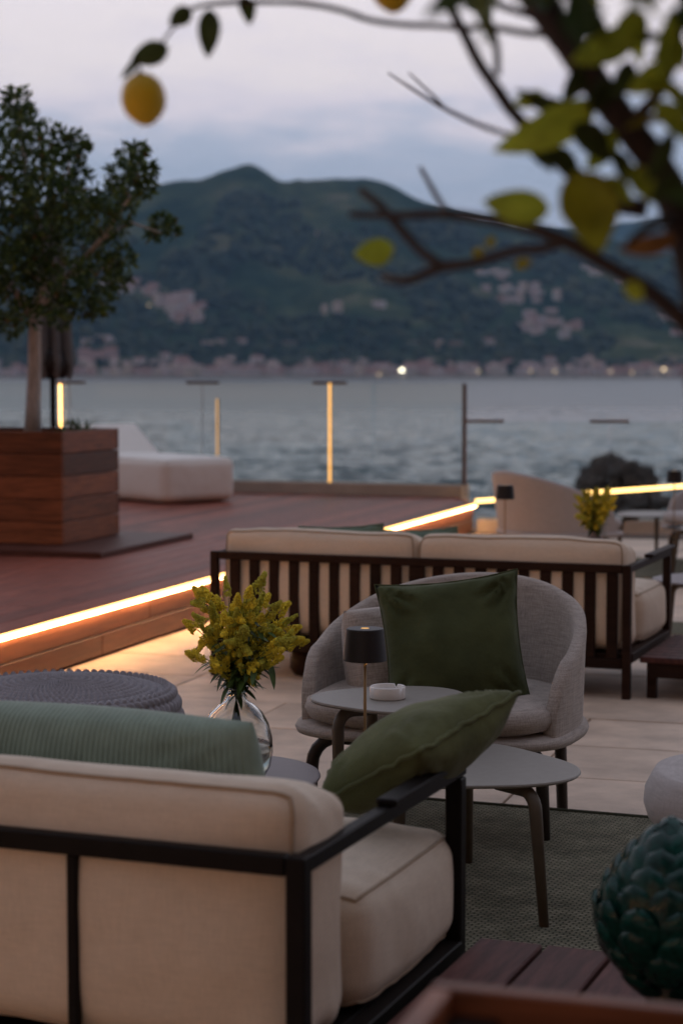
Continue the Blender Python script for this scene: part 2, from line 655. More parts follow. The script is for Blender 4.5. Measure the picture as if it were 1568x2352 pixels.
# ------------------------------------------------------------------ setting: sea, hills
SEA = -4.5
mb = MB()
mb.add([(-6000, -300, 0), (6000, -300, 0), (6000, 9000, 0), (-6000, 9000, 0)], [(0, 1, 2, 3)])
sea = tag(mb.build('sea', m_sea, loc=(0, 0, SEA - .45)), kind='structure')
# the wind ruffled water nearer the terrace: real waves
nr_, nc_ = 430, 460
rr_ = np.geomspace(45, 520, nr_)[:, None]
az_ = np.radians(np.linspace(-17, 17, nc_))[None, :]
WX, WY = rr_ * np.sin(az_), rr_ * np.cos(az_)
rgw = np.random.RandomState(4)
WZ = np.zeros_like(WX)
for k in range(64):
    lam = 1.1 * (5.2 / 1.1) ** rgw.rand()
    th = np.radians(-78 + rgw.normal() * 26)
    kk = 2 * np.pi / lam
    ph = rgw.rand() * 6.28
    arg = kk * (WX * np.cos(th) + WY * np.sin(th)) + ph
    WZ += .0100 * lam ** .9 * (np.exp(1.2 * (np.sin(arg) - 1)) * 2 - .8)
gust = .75 + .25 * np.sin(WX * .03 + 1) * np.sin(WY * .021 + WX * .012)
fade = np.clip((430 - WY) / 200, 0, 1) * np.clip((rr_ - 45) / 10, 0, 1) * np.clip((np.radians(17) - np.abs(az_)) / np.radians(2), 0, 1)
WZ = WZ * gust * (.2 + .8 * fade) * np.clip((rr_[-1] - rr_) / 60, 0, 1) * (fade > 0) + np.where(fade > .0, np.minimum(1, fade * 6), 0) * .45
me = bpy.data.meshes.new('sea_waves')
vv = np.stack([WX, WY, WZ], -1).reshape(-1, 3)
ii = (np.arange(nr_ - 1)[:, None] * nc_ + np.arange(nc_ - 1)[None, :]).reshape(-1)
qq = np.stack([ii, ii + 1, ii + nc_ + 1, ii + nc_], -1)
me.vertices.add(len(vv))
me.vertices.foreach_set('co', vv.astype(np.float32).ravel())
me.loops.add(qq.size)
me.loops.foreach_set('vertex_index', qq.astype(np.int32).ravel())
me.polygons.add(len(qq))
me.polygons.foreach_set('loop_start', (np.arange(len(qq)) * 4).astype(np.int32))
me.polygons.foreach_set('use_smooth', np.ones(len(qq), dtype=bool))
me.materials.append(m_sea)
me.update(calc_edges=True)
obj('waves', me, sea, (0, 0, .004))

SHORE = 2230.
ridge_px = [(-2600, 640), (-1400, 600), (-500, 540), (0, 478), (200, 445), (345, 426), (380, 419), (450, 413), (500, 396), (540, 383), (575, 373), (602, 384), (634, 409),
            (655, 416), (700, 412), (780, 408), (860, 410), (900, 424), (950, 450), (1000, 474), (1100, 497), (1200, 517), (1300, 530), (1400, 548), (1568, 590),
            (1900, 640), (2600, 690), (4200, 740)]


def lerp_tab(tab, x):
    if x <= tab[0][0]:
        return tab[0][1]
    for (a, ya), (b, yb) in zip(tab, tab[1:]):
        if x <= b:
            k = (x - a) / (b - a)
            return ya + (yb - ya) * k
    return tab[-1][1]


RIDGE = 3350.


def hill_h(X, Y):
    """height of the wooded hill above the sea level datum at a place"""
    D = Y
    px = 784 + FPX * X / Y
    Hr = (857 - lerp_tab(ridge_px, px)) / 4461 * RIDGE + CH
    s = (D - SHORE) / (RIDGE - SHORE)
    if s < 0:
        return SEA - 3 + s * 10
    sh = min(1, s / .03) * 4.5
    base = SEA + .3 + sh
    k = s if s <= 1 else max(0, 2 - s)
    prof = .86 * max(0, k - .05) / .95 + .14 * max(0, k - .05) ** 2
    rav = mn.noise(V((X * .004, Y * .0025, 3.))) * .16 + mn.noise(V((X * .011, Y * .006, 8.))) * .06
    h = base + (Hr - base) * prof * (1 + rav * 4 * k * (1 - k) * 1.1 if k < 1 else 1)
    h += (mn.noise(V((X * .02, Y * .02, 1.))) * 5 + mn.noise(V((X * .06, Y * .06, 5.))) * 4) * min(1, max(0, (s - .05) * 6))
    return h


mb = MB()
nx, ny = 330, 70
for j in range(ny + 1):
    s = -.03 + 1.45 * (j / ny) ** 1.15
    Yd = SHORE + s * (RIDGE - SHORE)
    for i in range(nx + 1):
        px = -1900 + 5400 * i / nx
        X = (px - 784) / FPX * Yd
        mb.v.append(V((X, Yd, hill_h(X, Yd))))
for j in range(ny):
    for i in range(nx):
        a = j * (nx + 1) + i
        mb.f.append((a, a + 1, a + nx + 2, a + nx + 1))
        mb.m.append(0 if j > 3 else 1)
tag(mb.build('hills', [m_hill, m_beach], smooth=True), kind='structure')

# a paler ridge far behind on the right
mb = MB()
far_px = [(900, 640), (1150, 545), (1300, 524), (1420, 513), (1568, 506), (1800, 500), (2300, 470), (3300, 560)]
for j in range(3):
    for i in range(61):
        px = 900 + 2400 * i / 60
        Yd = 6500 + (0, 900, 1800)[j]
        hh = (857 - lerp_tab(far_px, px) + mn.noise(V((px * .02, 0, 0))) * 8) / 4461 * 7400
        mb.v.append(V(((px - 784) / FPX * 7400, Yd, (SEA - 5, hh, SEA - 5)[j])))
for j in range(2):
    for i in range(60):
        a = j * 61 + i
        mb.f.append((a, a + 1, a + 62, a + 61))
        mb.m.append(0)
tag(mb.build('mountain', m_hill, smooth=True), kind='structure')


def on_hill(px, py):
    """where the sight line through a picture point meets the hillside"""
    d = ray(px, py)
    Y = SHORE + 15
    while Y < RIDGE + 100:
        p = V((0, 0, CH)) + d * (Y / d.y)
        if hill_h(p.x, Y) >= p.z:
            return V((p.x, Y, hill_h(p.x, Y)))
        Y += 8
    return None


# hamlets on the slope, as seen from the terrace
hl = [(285, 668), (310, 662), (335, 672), (352, 668), (375, 690), (395, 694), (412, 688), (430, 700), (388, 712), (420, 716), (445, 722), (465, 712), (360, 700), (245, 662), (405, 736), (452, 735)]
hr = [(1110, 630), (1135, 632), (1160, 634), (1115, 668), (1165, 668), (1228, 668), (1160, 692), (1180, 694), (1195, 690), (1232, 696), (1238, 680), (1278, 688), (1200, 668),
      (1215, 735), (1235, 742), (1258, 740), (1280, 746), (1300, 760), (1325, 756), (1265, 720), (1212, 756), (1295, 774), (1240, 762), (1345, 618), (1375, 628), (1425, 650), (1530, 730), (1555, 735), (1562, 765)]

# woods: countless trees as one object
rnd = random.Random(3)
ico = bmesh.new()
bmesh.ops.create_icosphere(ico, subdivisions=1, radius=1)
ico_v = [v.co.copy() for v in ico.verts]
ico_f = [tuple(v.index for v in f.verts) for f in ico.faces]
ico.free()
mb = MB()
for k in range(5200):
    px = rnd.uniform(-500, 2100)
    s = rnd.random() ** 1.5 * .92 + .07
    Yd = SHORE + s * (RIDGE - SHORE)
    X = (px - 784) / FPX * Yd
    if s > .86 or (mn.noise(V((X * .006, Yd * .004, 2.))) < -.12 and s > .12):
        continue
    hy = 857 - (hill_h(X, Yd) - CH) / Yd * 4461
    if any(abs(px - a) < 20 and -4 < hy - b_ < 26 for a, b_ in hl + hr):
        continue
    r = rnd.uniform(4, 9.5) * (1 + .4 * (s > .3))
    c = V((X, Yd, hill_h(X, Yd) + r * .35))
    sq = rnd.uniform(.6, 1.1)
    mb.add([c + V((v.x * r * rnd.uniform(.75, 1.2), v.y * r, v.z * r * sq * rnd.uniform(.8, 1.2))) for v in ico_v], ico_f)
tag(mb.build('woodland', m_wood_far, smooth=False), kind='stuff')

# ------------------------------------------------------------------ town across the bay
wall_cols = [(.86, .85, .90), (.88, .88, .90), (.82, .74, .78), (.74, .60, .62), (.86, .80, .74), (.80, .79, .86)]
m_walls = [M('house wall', c, .9, .1, .3) for c in wall_cols]
m_roofs = [M('tiled roof', (.34, .19, .17), .9, .2, .5), M('faded roof', (.46, .34, .32), .9, .2, .5), M('flat roof', (.55, .52, .53), .9, .1, .5)]
m_winhole = M('dark window', (.06, .06, .07), .4)
protos = []
rnd = random.Random(11)
for k in range(10):
    wd, dp, ht = rnd.uniform(9, 16), rnd.uniform(8, 11), rnd.uniform(5.5, 10)
    mb = MB()
    mb.box(-wd / 2, wd / 2, -dp / 2, dp / 2, -8, ht)
    nwin = int(wd // 3)
    for fl in range(int(ht // 3)):
        for q in range(nwin):
            x = -wd / 2 + (q + .5) * wd / nwin
            mb.box(x - .6, x + .6, -dp / 2 - .06, -dp / 2 + .2, fl * 3 + 1, fl * 3 + 2.4, 1)
    wm = mb.mesh('house', [m_walls[k % 6], m_winhole])
    mb = MB()
    if k % 3 != 2:
        rh = rnd.uniform(1.4, 2.4)
        e = .5
        mb.add([(-wd / 2 - e, -dp / 2 - e, ht), (wd / 2 + e, -dp / 2 - e, ht), (wd / 2 + e, dp / 2 + e, ht), (-wd / 2 - e, dp / 2 + e, ht),
                (-wd / 2 + 2, 0, ht + rh), (wd / 2 - 2, 0, ht + rh)], [(0, 1, 5, 4), (1, 2, 5), (2, 3, 4, 5), (3, 0, 4), (3, 2, 1, 0)])
    else:
        mb.box(-wd / 2 - .2, wd / 2 + .2, -dp / 2 - .2, dp / 2 + .2, ht, ht + .7)
    protos.append((wm, mb.mesh('roof', m_roofs[k % 3])))


def house(p, label, group, k=None, s=1., rz=None):
    wm, rm = protos[rnd.randrange(10) if k is None else k]
    o = obj('house', wm, None, p, rnd.uniform(-.35, .35) if rz is None else rz)
    o.scale = (s, s, s * rnd.uniform(.85, 1.2))
    tag(o, label, 'house', group)
    obj('roof', rm, o)
    return o


# shoreline band
for row, (yy, n) in enumerate(((SHORE + 34, 64), (SHORE + 52, 54), (SHORE + 76, 44), (SHORE + 100, 34))):
    for i in range(n):
        px = -160 + 1890 * (i + rnd.uniform(.1, .9)) / n
        if row == 3 and rnd.random() < .35:
            continue
        X = (px - 784) / FPX * yy
        y2 = yy + rnd.uniform(-8, 8)
        house((X, y2, hill_h(X, y2)), 'small pale house in the blurred row of the town along the far shore', 'houses of the town along the far shore',
              s=rnd.uniform(.8, 1.25) * (1.25 if (row == 2 and rnd.random() < .2) else 1))
# hillside clusters, by picture point
for (x, y) in hl + [(x + 9, y + 5) for (x, y) in hl[::2]]:
    p = on_hill(x, y)
    if p:
        house(p, 'pale house in the hillside village above the left end of the bay', 'houses of the left hillside village', s=rnd.uniform(.9, 1.35))
for (x, y) in hr + [(x - 11, y + 4) for (x, y) in hr[::2]]:
    p = on_hill(x, y)
    if p:
        house(p, 'pinkish house in the hillside village right of the mountain foot', 'houses of the right hillside village', s=rnd.uniform(.85, 1.25))
hs = [(745, 718), (775, 716), (870, 710), (735, 545), (200, 795), (240, 788), (270, 792), (480, 800), (555, 795), (505, 792), (1010, 800), (1120, 795)]
for (x, y) in hs:
    p = on_hill(x, y)
    if p:
        house(p, 'lone pale house scattered among the trees on the wooded slope', 'lone houses on the slope', s=rnd.uniform(.8, 1.4))
# pink long buildings near the shore at left
for (x, y, lab) in ((195, 835, 'left'), (228, 838, 'middle'), (255, 836, 'right')):
    p = on_hill(x, y) or V(((x - 784) / FPX * 2300, 2300, 3))
    house(p, {'left': 'leftmost of three larger red roofed houses on the far shore', 'middle': 'middle of three larger red roofed houses on the far shore', 'right': 'rightmost of three larger red roofed houses on the far shore'}[lab], 'red roofed houses at the left of the town', k=3, s=1.5)

# viaduct
va = empty('viaduct', (0, 2440, 0), 0, 'long concrete road viaduct on piers above the far shore town', 'viaduct')
m_conc = M('viaduct concrete', (.36, .31, .30), .9, .15, .1)
x0, x1 = (620 - 784) / FPX * 2440, (1060 - 784) / FPX * 2440
zt = CH + (857 - 786) / 4461 * 2440
mb = MB()
mb.box(x0, x1, -5, 5, zt - 4, zt)
mb.box(x0, x1, -5, -4.6, zt, zt + 1.2)
mb.build('roadway', m_conc, va)
pm = MB()
pm.box(-2.5, 2.5, -4, 4, -40, zt - 4.02)
pm = pm.mesh('pier', m_conc)
for i in range(9):
    obj('pier', pm, va, (x0 + (x1 - x0) * (i + .5) / 9, 0, 0))

# town lamps
lm = MB()
lm.lathe([(0.01, -1.6), (1.2, -1.1), (1.6, 0), (1.2, 1.1), (0.01, 1.6)], 12)
lm1 = lm.mesh('street_lamp', m_townlamp, smooth=True)
lm2 = lm.mesh('street_lamp', m_townlamp2, smooth=True)
pole = MB()
pole.tube([(0, 0, -14), (0, 0, -1.4)], .2, 6)
pole = pole.mesh('pole', m_frame)
for k, (x, y, big) in enumerate([(922, 850, 1), (1523, 848, 2), (1002, 857, 0), (1218, 852, 0), (1273, 853, 0), (1450, 855, 0), (870, 860, 0), (343, 700, 0), (1098, 852, 0), (1402, 853, 0)]):
    o = obj('street_lamp', lm1 if big == 1 else lm2, None, pt(x, y, SHORE + 22 if y > 800 else 2500))
    if big == 0:
        o.scale = (.5,) * 3
    tag(o, ['faint glowing street lamp among the houses of the far town', 'brightest white street lamp on the far shore', 'warm glowing street lamp at the right end of the far shore'][big],
        'street lamp', 'faint street lamps of the far town' if big == 0 else None)
    obj('pole', pole, o)

# rocks in the sea
def rock(name, c, rx, ry, rz, seed, label):
    bm = bmesh.new()
    bmesh.ops.create_icosphere(bm, subdivisions=4, radius=1)
    for v in bm.verts:
        d = 1 + .5 * mn.noise(v.co * 1.3 + V((seed, 0, 0))) + .22 * mn.noise(v.co * 3.5 + V((0, seed, 0))) + .1 * mn.noise(v.co * 8)
        v.co = V((v.co.x * rx, v.co.y * ry, v.co.z * rz)) * d
    me = bpy.data.meshes.new(name)
    bm.to_mesh(me)
    bm.free()
    me.materials.append(m_rock)
    return tag(obj(name, me, None, c), label, 'rock')


p = gh(1412, 1150, SEA)
rock('sea_rock', (p.x, p.y, SEA + .3), 1.75, 1.5, 1.65, 4.3, 'large jagged dark rock standing in the sea beyond the glass')
p = gh(1480, 1172, SEA)
rock('sea_rock', (p.x + .2, p.y - 2, SEA), 2.6, 1.5, .8, 9.1, 'low dark rock ledge in the water in front of the larger rock')
p = gh(1310, 1140, SEA)
rock('sea_rock', (p.x, p.y + 3, SEA), .9, .7, .3, 2.1, 'small dark rock barely rising from the water')

# ------------------------------------------------------------------ terrace
AD = R(17.3)
e1 = V((sin(AD), cos(AD), 0))
e2 = V((cos(AD), -sin(AD), 0))
RZ = -AD                       # local x = e2, local y = e1
LC = V((1.168, 17.06, 0))      # where the deck's lit edge ends


def dk(s, tt, z=0):
    """deck frame: s to the right of the lit edge, tt along it from its far end"""
    return LC + e2 * s + e1 * tt + V((0, 0, z))


mb = MB()
mb.prism([(-9, -7), (8, -7), (8, 16.7), (1.25, 17.15), (1.2, 17.95), (-9, 21.9)], -6, -.014)
floor = tag(mb.build('terrace_floor', m_base), kind='structure')
mb = MB()
a, b_, c_, d_ = dk(-.05, -22, -.013), dk(7, -22, -.013), dk(7, .3, -.013), dk(-.05, .3, -.013)
mb.add([a, b_, c_, d_], [(0, 1, 2, 3)])
mb.build('joint_bed', m_mortar, floor)
# stone pavers, each its own piece
rnd = random.Random(5)
pv_cache = {}
PW, PH = 1.30, .575
for r_ in range(0, 36):
    for c in range(0, 6):
        t0 = .1 - 0.37 - (r_ + 1) * PH
        s0 = .004 + c * PW - (.0 if (r_ // 3) % 2 else .62)
        wdt = PW
        if s0 < 0:
            wdt += s0
            s0 = .004
        ctr = dk(s0 + wdt / 2, t0 + PH / 2)
        if ctr.y < -3.5:
            continue
        key = (round(wdt, 3), rnd.randrange(4))
        if key not in pv_cache:
            q = MB()
            jx, jy = [rnd.uniform(.003, .0065) for _ in range(2)]
            q.box(-wdt / 2 + jx, wdt / 2 - jx, -PH / 2 + jy, PH / 2 - jy, -.03, 0)
            pv_cache[key] = q.mesh('paver', m_stone, bevel=.004)
        obj('paver', pv_cache[key], floor, (ctr.x, ctr.y, rnd.uniform(-.0015, .0015)), RZ)
# floor beyond what pavers cover, flush sheet
mb = MB()
mb.add([dk(0, -22, -.009), dk(7, -22, -.009), dk(7, -14.5, -.009), dk(0, -14.5, -.009)], [(0, 1, 2, 3)])

# curb at the end of the stone terrace, nearly square to the view
GA = R(-3.7)
GO = LC + V((.03, .06, 0))
cb = MB()
cb.box(0, 7, 0, .3, -.5, .10)
tag(cb.build('curb', m_cream_wall, None, GO, GA, bevel=.01), 'low cream curb closing the stone terrace in front of the glass', 'curb', kind='structure')

# ------------------------------------------------------------------ wooden deck
deck_len = 23.5
mb = MB()
PL = V((1.121, 17.95, 0))
PD = V((sin(R(110.5)), cos(R(110.5)), 0))
pl_left = PL - PD * 9
mb.prism([dk(-.03, -deck_len), dk(-.03, -.02), (1.10, 17.9), pl_left, (-9, 0)], -.012, .205)
deck = tag(mb.build('deck', m_dark_wood), kind='structure')
BW, BG = .141, .149
bcache = {}


def board_mesh(ln):
    ln = round(ln, 2)
    if ln not in bcache:
        q = MB()
        q.box(-ln / 2, ln / 2, -BW / 2, BW / 2, -.03, 0)
        bcache[ln] = q.mesh('deck_board', m_deck, bevel=.003, segs=1)
    return bcache[ln]


rot_b = pi / 2 - AD
for k in range(46):
    s = -.03 - BW / 2 - k * BG
    base = LC + e2 * s
    # end of the row: the parapet line, or the slanted right end for the first rows
    den = e1.x * PD.y - e1.y * PD.x
    rel = PL - base
    tend = (rel.x * PD.y - rel.y * PD.x) / den
    if k < 2:
        tend = .2 + .3 * k
    tend -= .01
    t0 = -20.6
    cuts = [t0, t0 + 5.2 + (k * 1.3) % 2.4, t0 + 11.2 + (k * 1.7) % 2.0, t0 + 16.2 + (k * 2.3) % 1.6, tend]
    for a, b_ in zip(cuts, cuts[1:]):
        ln = b_ - a - .003
        ctr = dk(s, (a + b_) / 2, .25)
        if ln < .1 or ctr.x < -8.5:
            continue
        obj('deck_board', board_mesh(ln), deck, ctr, rot_b)
# two fascia planks on the lit edge
fcache = {}
for row, (z0, z1) in enumerate(((.008, .112), (.118, .222))):
    tt = -deck_len
    j = 0
    while tt < -.05:
        ln = 2.35 if not (row == 0) else 2.9
        if tt == -deck_len:
            ln = 1.1 + row
        e = min(tt + ln, -.03)
        ln = round(e - tt - .004, 3)
        key = (ln, row)
        if key not in fcache:
            q = MB()
            q.box(-ln / 2, ln / 2, -.014, .012, -(z1 - z0) / 2, (z1 - z0) / 2)
            fcache[key] = q.mesh('fascia_plank', m_face, bevel=.003, segs=1)
        obj('fascia_plank', fcache[key], deck, dk(-.014, (tt + e) / 2, (z0 + z1) / 2), rot_b)
        tt = e
# end face of the deck at its far right corner
q = MB()
q.box(-.02, .02, 0, .86, .0, .222)
a_end = atan2(1.121 - LC.x, 17.9 - LC.y)
q.build('end_plank', m_face, deck, dk(-.03, -.02), -a_end)

# lit edge: light strip in its channel
ls = empty('light_strip', dk(0, -deck_len / 2, .236), rot_b, 'glowing warm light strip along the front edge of the raised wooden deck', 'light strip')
q = MB()
q.box(-deck_len / 2, deck_len / 2, -.024, .004, -.006, .013)
q.build('diffuser', m_led, ls, bevel=.003)
q = MB()
q.box(-deck_len / 2, deck_len / 2, -.022, .003, -.010, -.0065)
q.build('light_source', m_led_hot, ls)
q = MB()
q.box(-deck_len / 2, deck_len / 2, .006, .014, -.012, .012)
q.build('channel', m_frame, ls)

# parapet with the glass balustrade of the deck
q = MB()
q.box(-9, 0, 0, .22, 0, .36)
RZP = atan2(PD.y, PD.x)
tag(q.build('parapet', m_cream_wall, None, PL, RZP, bevel=.01), 'low cream parapet wall under the deck glass balustrade', 'parapet', kind='structure')


def par_at(px, off=.1):
    """point on the parapet line seen at picture column px"""
    d = ray(px, 1000)
    d = V((d.x, d.y, 0))
    n = V((-PD.y, PD.x, 0))
    q0 = PL + n * off
    k = (q0.dot(n)) / d.dot(n)
    return d * k


GT = 1.305
joints = [-420, -130, 162, 466, 757, 1063]
gb = empty('glass_balustrade', par_at(757), RZP, 'clear frameless glass balustrade standing on the parapet of the wooden deck', 'balustrade')


def loc_in(root, p):
    a = root.rotation_euler.z
    d = p - root.location
    return V((d.x * cos(a) + d.y * sin(a), -d.x * sin(a) + d.y * cos(a), d.z))


clipm = MB()
clipm.box(-.17, .17, -.02, .02, -.012, .014)
clipm = clipm.mesh('clip', m_brown, bevel=.002, segs=1)
m_seal = M('clear seal', (.42, .44, .45), .4)
sealm = MB()
sealm.box(-.0045, .0045, -.0085, .0085, .36, GT - .014)
sealm = sealm.mesh('joint_seal', m_seal)
for a, b_ in zip(joints, joints[1:]):
    pa, pb = loc_in(gb, par_at(a)), loc_in(gb, par_at(b_))
    q = MB()
    q.box(pa.x + .006, pb.x - .006, -.008, .008, .36, GT)
    q.build('glass_panel', m_glass, gb)
for a in joints[:-1]:
    pa = loc_in(gb, par_at(a))
    obj('clip', clipm, gb, (pa.x, 0, GT))
    obj('joint_seal', sealm, gb, (pa.x, 0, 0))
q = MB()
q.box(-.016, .016, -.02, .02, .25, GT)
pa = loc_in(gb, par_at(1066))
q.build('post', m_brown, gb, (pa.x, 0, 0), bevel=.003)

# light bars on the deck glass, and one glowing tube for a reflection
def light_bar(px, y0, y1, off, half, mat, label):
    p = par_at(px, off)
    z0, z1 = pt(px, y1, p.y).z, pt(px, y0, p.y).z
    o = empty('light_bar', (p.x, p.y, z0), RZP, label, 'light bar')
    q = MB()
    q.tube([(0, 0, .0), (0, 0, z1 - z0)], half, 10)
    q.build('tube', mat, o, smooth=False)
    q = MB()
    q.box(-half * .6, half * .6, half, .1 - off - .002 if off < .1 else half + .02, .0, z1 - z0)
    q.build('holder', m_frame, o)


light_bar(757, 880, 1110, .06, .010, m_led_bar, 'tall warm light bar on the glass joint right of the white daybed')
light_bar(140, 882, 984, .06, .012, m_led, 'bright warm light bar behind the planter beside the closed parasol')
light_bar(499, 916, 1047, .06, .008, m_glow_dim, 'short dim glow imitating a reflection in the glass right above the daybed foot')  # added glowing tube imitating a reflection; no lamp hangs here

# glass of the stone terrace
GN = V((-sin(GA), cos(GA), 0))
GP = GO + GN * .12
g2 = empty('glass_balustrade', GP, GA, 'lower clear glass balustrade standing on the curb of the stone terrace', 'balustrade')
GT2 = .972


def curb_at(px):
    d = ray(px, 1000)
    d = V((d.x, d.y, 0))
    return d * (GP.dot(GN) / d.dot(GN))


js = [1072, 1398, 1720, 2040]
for a, b_ in zip(js, js[1:]):
    pa, pb = loc_in(g2, curb_at(a)), loc_in(g2, curb_at(b_))
    q = MB()
    q.box(pa.x + .006, pb.x - .006, -.008, .008, .10, GT2)
    q.build('glass_panel', m_glass, g2)
for a in (1112, 1398, 1720):
    pa = loc_in(g2, curb_at(a))
    obj('clip', clipm, g2, (pa.x, 0, GT2))

# lit rail out on a lower ledge beyond the terrace glass
q = MB()
q.box(.02, 8, .32, 5.0, -6, -.60)
tag(q.build('ledge', m_base, None, GO, GA), kind='structure')
ra, rb = gh(1094, 1151, .25), gh(1700, 1107, .25)
rl = empty('light_rail', ra, atan2(rb.y - ra.y, rb.x - ra.x), 'glowing warm light rail on thin posts outside the terrace glass', 'light rail')
ln = (rb - ra).length
q = MB()
q.box(0, ln, -.015, .015, -.016, .016)
q.build('light_tube', m_led, rl, bevel=.004)
for k in range(4):
    q = MB()
    q.box(-.01, .01, .02, .04, -.87, .02)
    q.build('post', m_frame, rl, (.5 + k * (ln - 1.) / 3, 0, 0))

# ------------------------------------------------------------------ planters
PS = .90
PHT = .735


def planter(loc, label):
    o = empty('wooden_planter', loc, RZ, label, 'planter')
    h5 = PHT / 5
    for side in range(4):
        full = side % 2 == 0
        ln = PS if full else PS - .056
        for k in range(5):
            q = MB()
            q.box(-ln / 2, ln / 2, -.013, .013, -h5 / 2 + .0025, h5 / 2 - .0025)
            a = side * pi / 2
            rr = PS / 2 - .013
            me = q.mesh('board', m_wood, bevel=.003, segs=1)
            obj('board', me, o, (sin(a) * rr, -cos(a) * rr, h5 * (k + .5)), (0, 0, a))
    for sx in (-1, 1):
        for sy in (-1, 1):
            q = MB()
            q.box(-.025, .025, -.025, .025, .01, PHT - .03)
            q.build('corner_post', m_dark_wood, o, (sx * (PS / 2 - .053), sy * (PS / 2 - .053), 0))
    q = MB()
    n = 18
    for j in range(n + 1):
        for i in range(n + 1):
            x, y = (i / n - .5) * (PS - .07), (j / n - .5) * (PS - .07)
            q.v.append(V((x, y, PHT - .09 + .02 * mn.noise(V((x * 9, y * 9, loc[0]))))))
    for j in range(n):
        for i in range(n):
            a = j * (n + 1) + i
            q.f.append((a, a + 1, a + n + 2, a + n + 1))
            q.m.append(0)
    q.build('soil', m_soil, o, smooth=True)
    return o


c_near = V((.103, 2.095, 0)) + e2 * (PS / 2) - e1 * (PS / 2)
c_far = V((-1.80, 12.49, .29)) - e2 * (PS / 2) + e1 * (PS / 2)
planter((c_near.x, c_near.y, 0), 'blurred wooden planter with soil at the bottom edge, nearest the viewer')
planter((c_far.x, c_far.y, .29), 'square planter of red brown boards on the raised deck, holding the pale trunk tree')
# its wooden base slab on the deck
q = MB()
sl = gh(232, 1283, .25)
q.box(-1.6, 0, 0, 1.55, .002, .038)
m_slab = M('slab wood', (.10, .038, .027), .5, .35, 4., WOODX, .4, 26., spec=.3)
tag(q.build('wooden_slab', m_slab, None, (sl.x, sl.y, .25), RZ, bevel=.004), 'flat dark wooden slab lying on the deck under the planter', 'slab')

# ------------------------------------------------------------------ deck tree in the planter
tree = empty('planter_tree', (c_far.x, c_far.y, .29 + PHT - .1), 0, 'leafy evergreen tree with pale trunk growing from the deck planter', 'tree')
TL = tree.location


def lp(px, py, Y):
    return pt(px, py, Y) - TL


q = MB()
q.tube([lp(75, 1010, 13.05), lp(77, 930, 13.05), lp(80, 850, 13.05), lp(80, 760, 13.05), lp(82, 720, 13.05)], [.060, .051, .046, .044, .042], 10)
q.build('trunk', m_bark2, tree, smooth=True)
q = MB()
for path, r0 in (([(82, 730), (100, 640), (95, 540), (60, 400), (45, 260)], .04), ([(82, 725), (130, 660), (190, 600), (240, 540), (300, 450)], .032),
                 ([(82, 735), (30, 660), (-30, 560), (-60, 420)], .036), ([(160, 630), (220, 620), (260, 610)], .018), ([(240, 545), (300, 510), (370, 535)], .014),
                 ([(95, 560), (150, 470), (160, 370)], .02), ([(20, 650), (-80, 640), (-170, 560)], .025)):
    Y0 = 13.05
    pts = [lp(x, y, Y0 + rnd.uniform(-.25, .25) * i / 2) for i, (x, y) in enumerate(path)]
    q.tube(pts, [r0 * (1 - .72 * i / (len(pts) - 1)) for i in range(len(pts))], 7)
q.build('branches', m_bark2, tree, smooth=True)


def leaf_quads(mb, c, d, up, ln, wd, fold=.25):
    """one folded leaf of six points"""
    d = d.normalized()
    s = d.cross(up)
    if s.length < 1e-4:
        s = d.orthogonal()
    s.normalize()
    n = s.cross(d)
    mid = c + d * ln * .5 + n * ln * .04
    tip = c + d * ln - n * ln * .1
    b0 = len(mb.v)
    mb.v += [c, mid + s * wd * .5 + n * wd * fold, tip, mid - s * wd * .5 + n * wd * fold, mid]
    mb.f += [(b0, b0 + 4, b0 + 1), (b0 + 4, b0 + 2, b0 + 1), (b0, b0 + 3, b0 + 4), (b0 + 3, b0 + 2, b0 + 4)]
    mb.m += [0] * 4


def rdir(r):
    a, z = r.uniform(0, 2 * pi), r.uniform(-1, 1)
    k = sqrt(1 - z * z)
    return V((k * cos(a), k * sin(a), z))


rnd = random.Random(21)
clumps = [(40, 235, 32), (15, 275, 40), (60, 295, 36), (110, 320, 44), (160, 335, 36), (10, 350, 60), (70, 380, 70), (140, 400, 56), (185, 400, 22), (20, 450, 70), (95, 470, 70),
          (155, 480, 50), (205, 470, 34), (300, 362, 26), (275, 395, 30), (320, 400, 30), (335, 430, 20), (290, 430, 36), (255, 460, 40), (225, 500, 40), (296, 462, 18), (60, 262, 16), (190, 345, 18), (345, 395, 14), (318, 345, 14), (262, 620, 16),
          (372, 512, 20), (392, 528, 15), (350, 540, 8), (270, 520, 26), (30, 540, 66), (110, 560, 60), (180, 560, 46), (240, 565, 40), (285, 590, 24), (20, 620, 60),
          (90, 640, 46), (170, 640, 46), (230, 630, 46), (270, 640, 30), (10, 700, 50), (60, 720, 36), (130, 700, 36), (190, 695, 36), (240, 690, 24), (225, 720, 14), (140, 735, 20),
          (20, 750, 24), (-60, 300, 60), (-70, 420, 80), (-80, 540, 80), (-60, 650, 70), (-160, 380, 60), (-180, 500, 70), (-160, 620, 60), (-40, 730, 40), (-240, 480, 40), (150, 440, 40), (60, 600, 60)]
mb = MB()
for (x, y, r) in clumps:
    Yc = 13.05 + rnd.uniform(-.55, .55)
    c = lp(x, y, Yc)
    rm = r / FPX * 13.05
    rm *= .84
    nl = int(50 + 5200 * rm ** 2 * 1.75)
    for k in range(nl):
        dd = rdir(rnd)
        p = c + dd * rm * rnd.random() ** .45 * 1.15
        d = (dd + V((0, 0, .25)) + rdir(rnd) * .9)
        leaf_quads(mb, p, d, rdir(rnd), rnd.uniform(.045, .08), rnd.uniform(.022, .034))
mb.build('crown', m_leaf, tree)
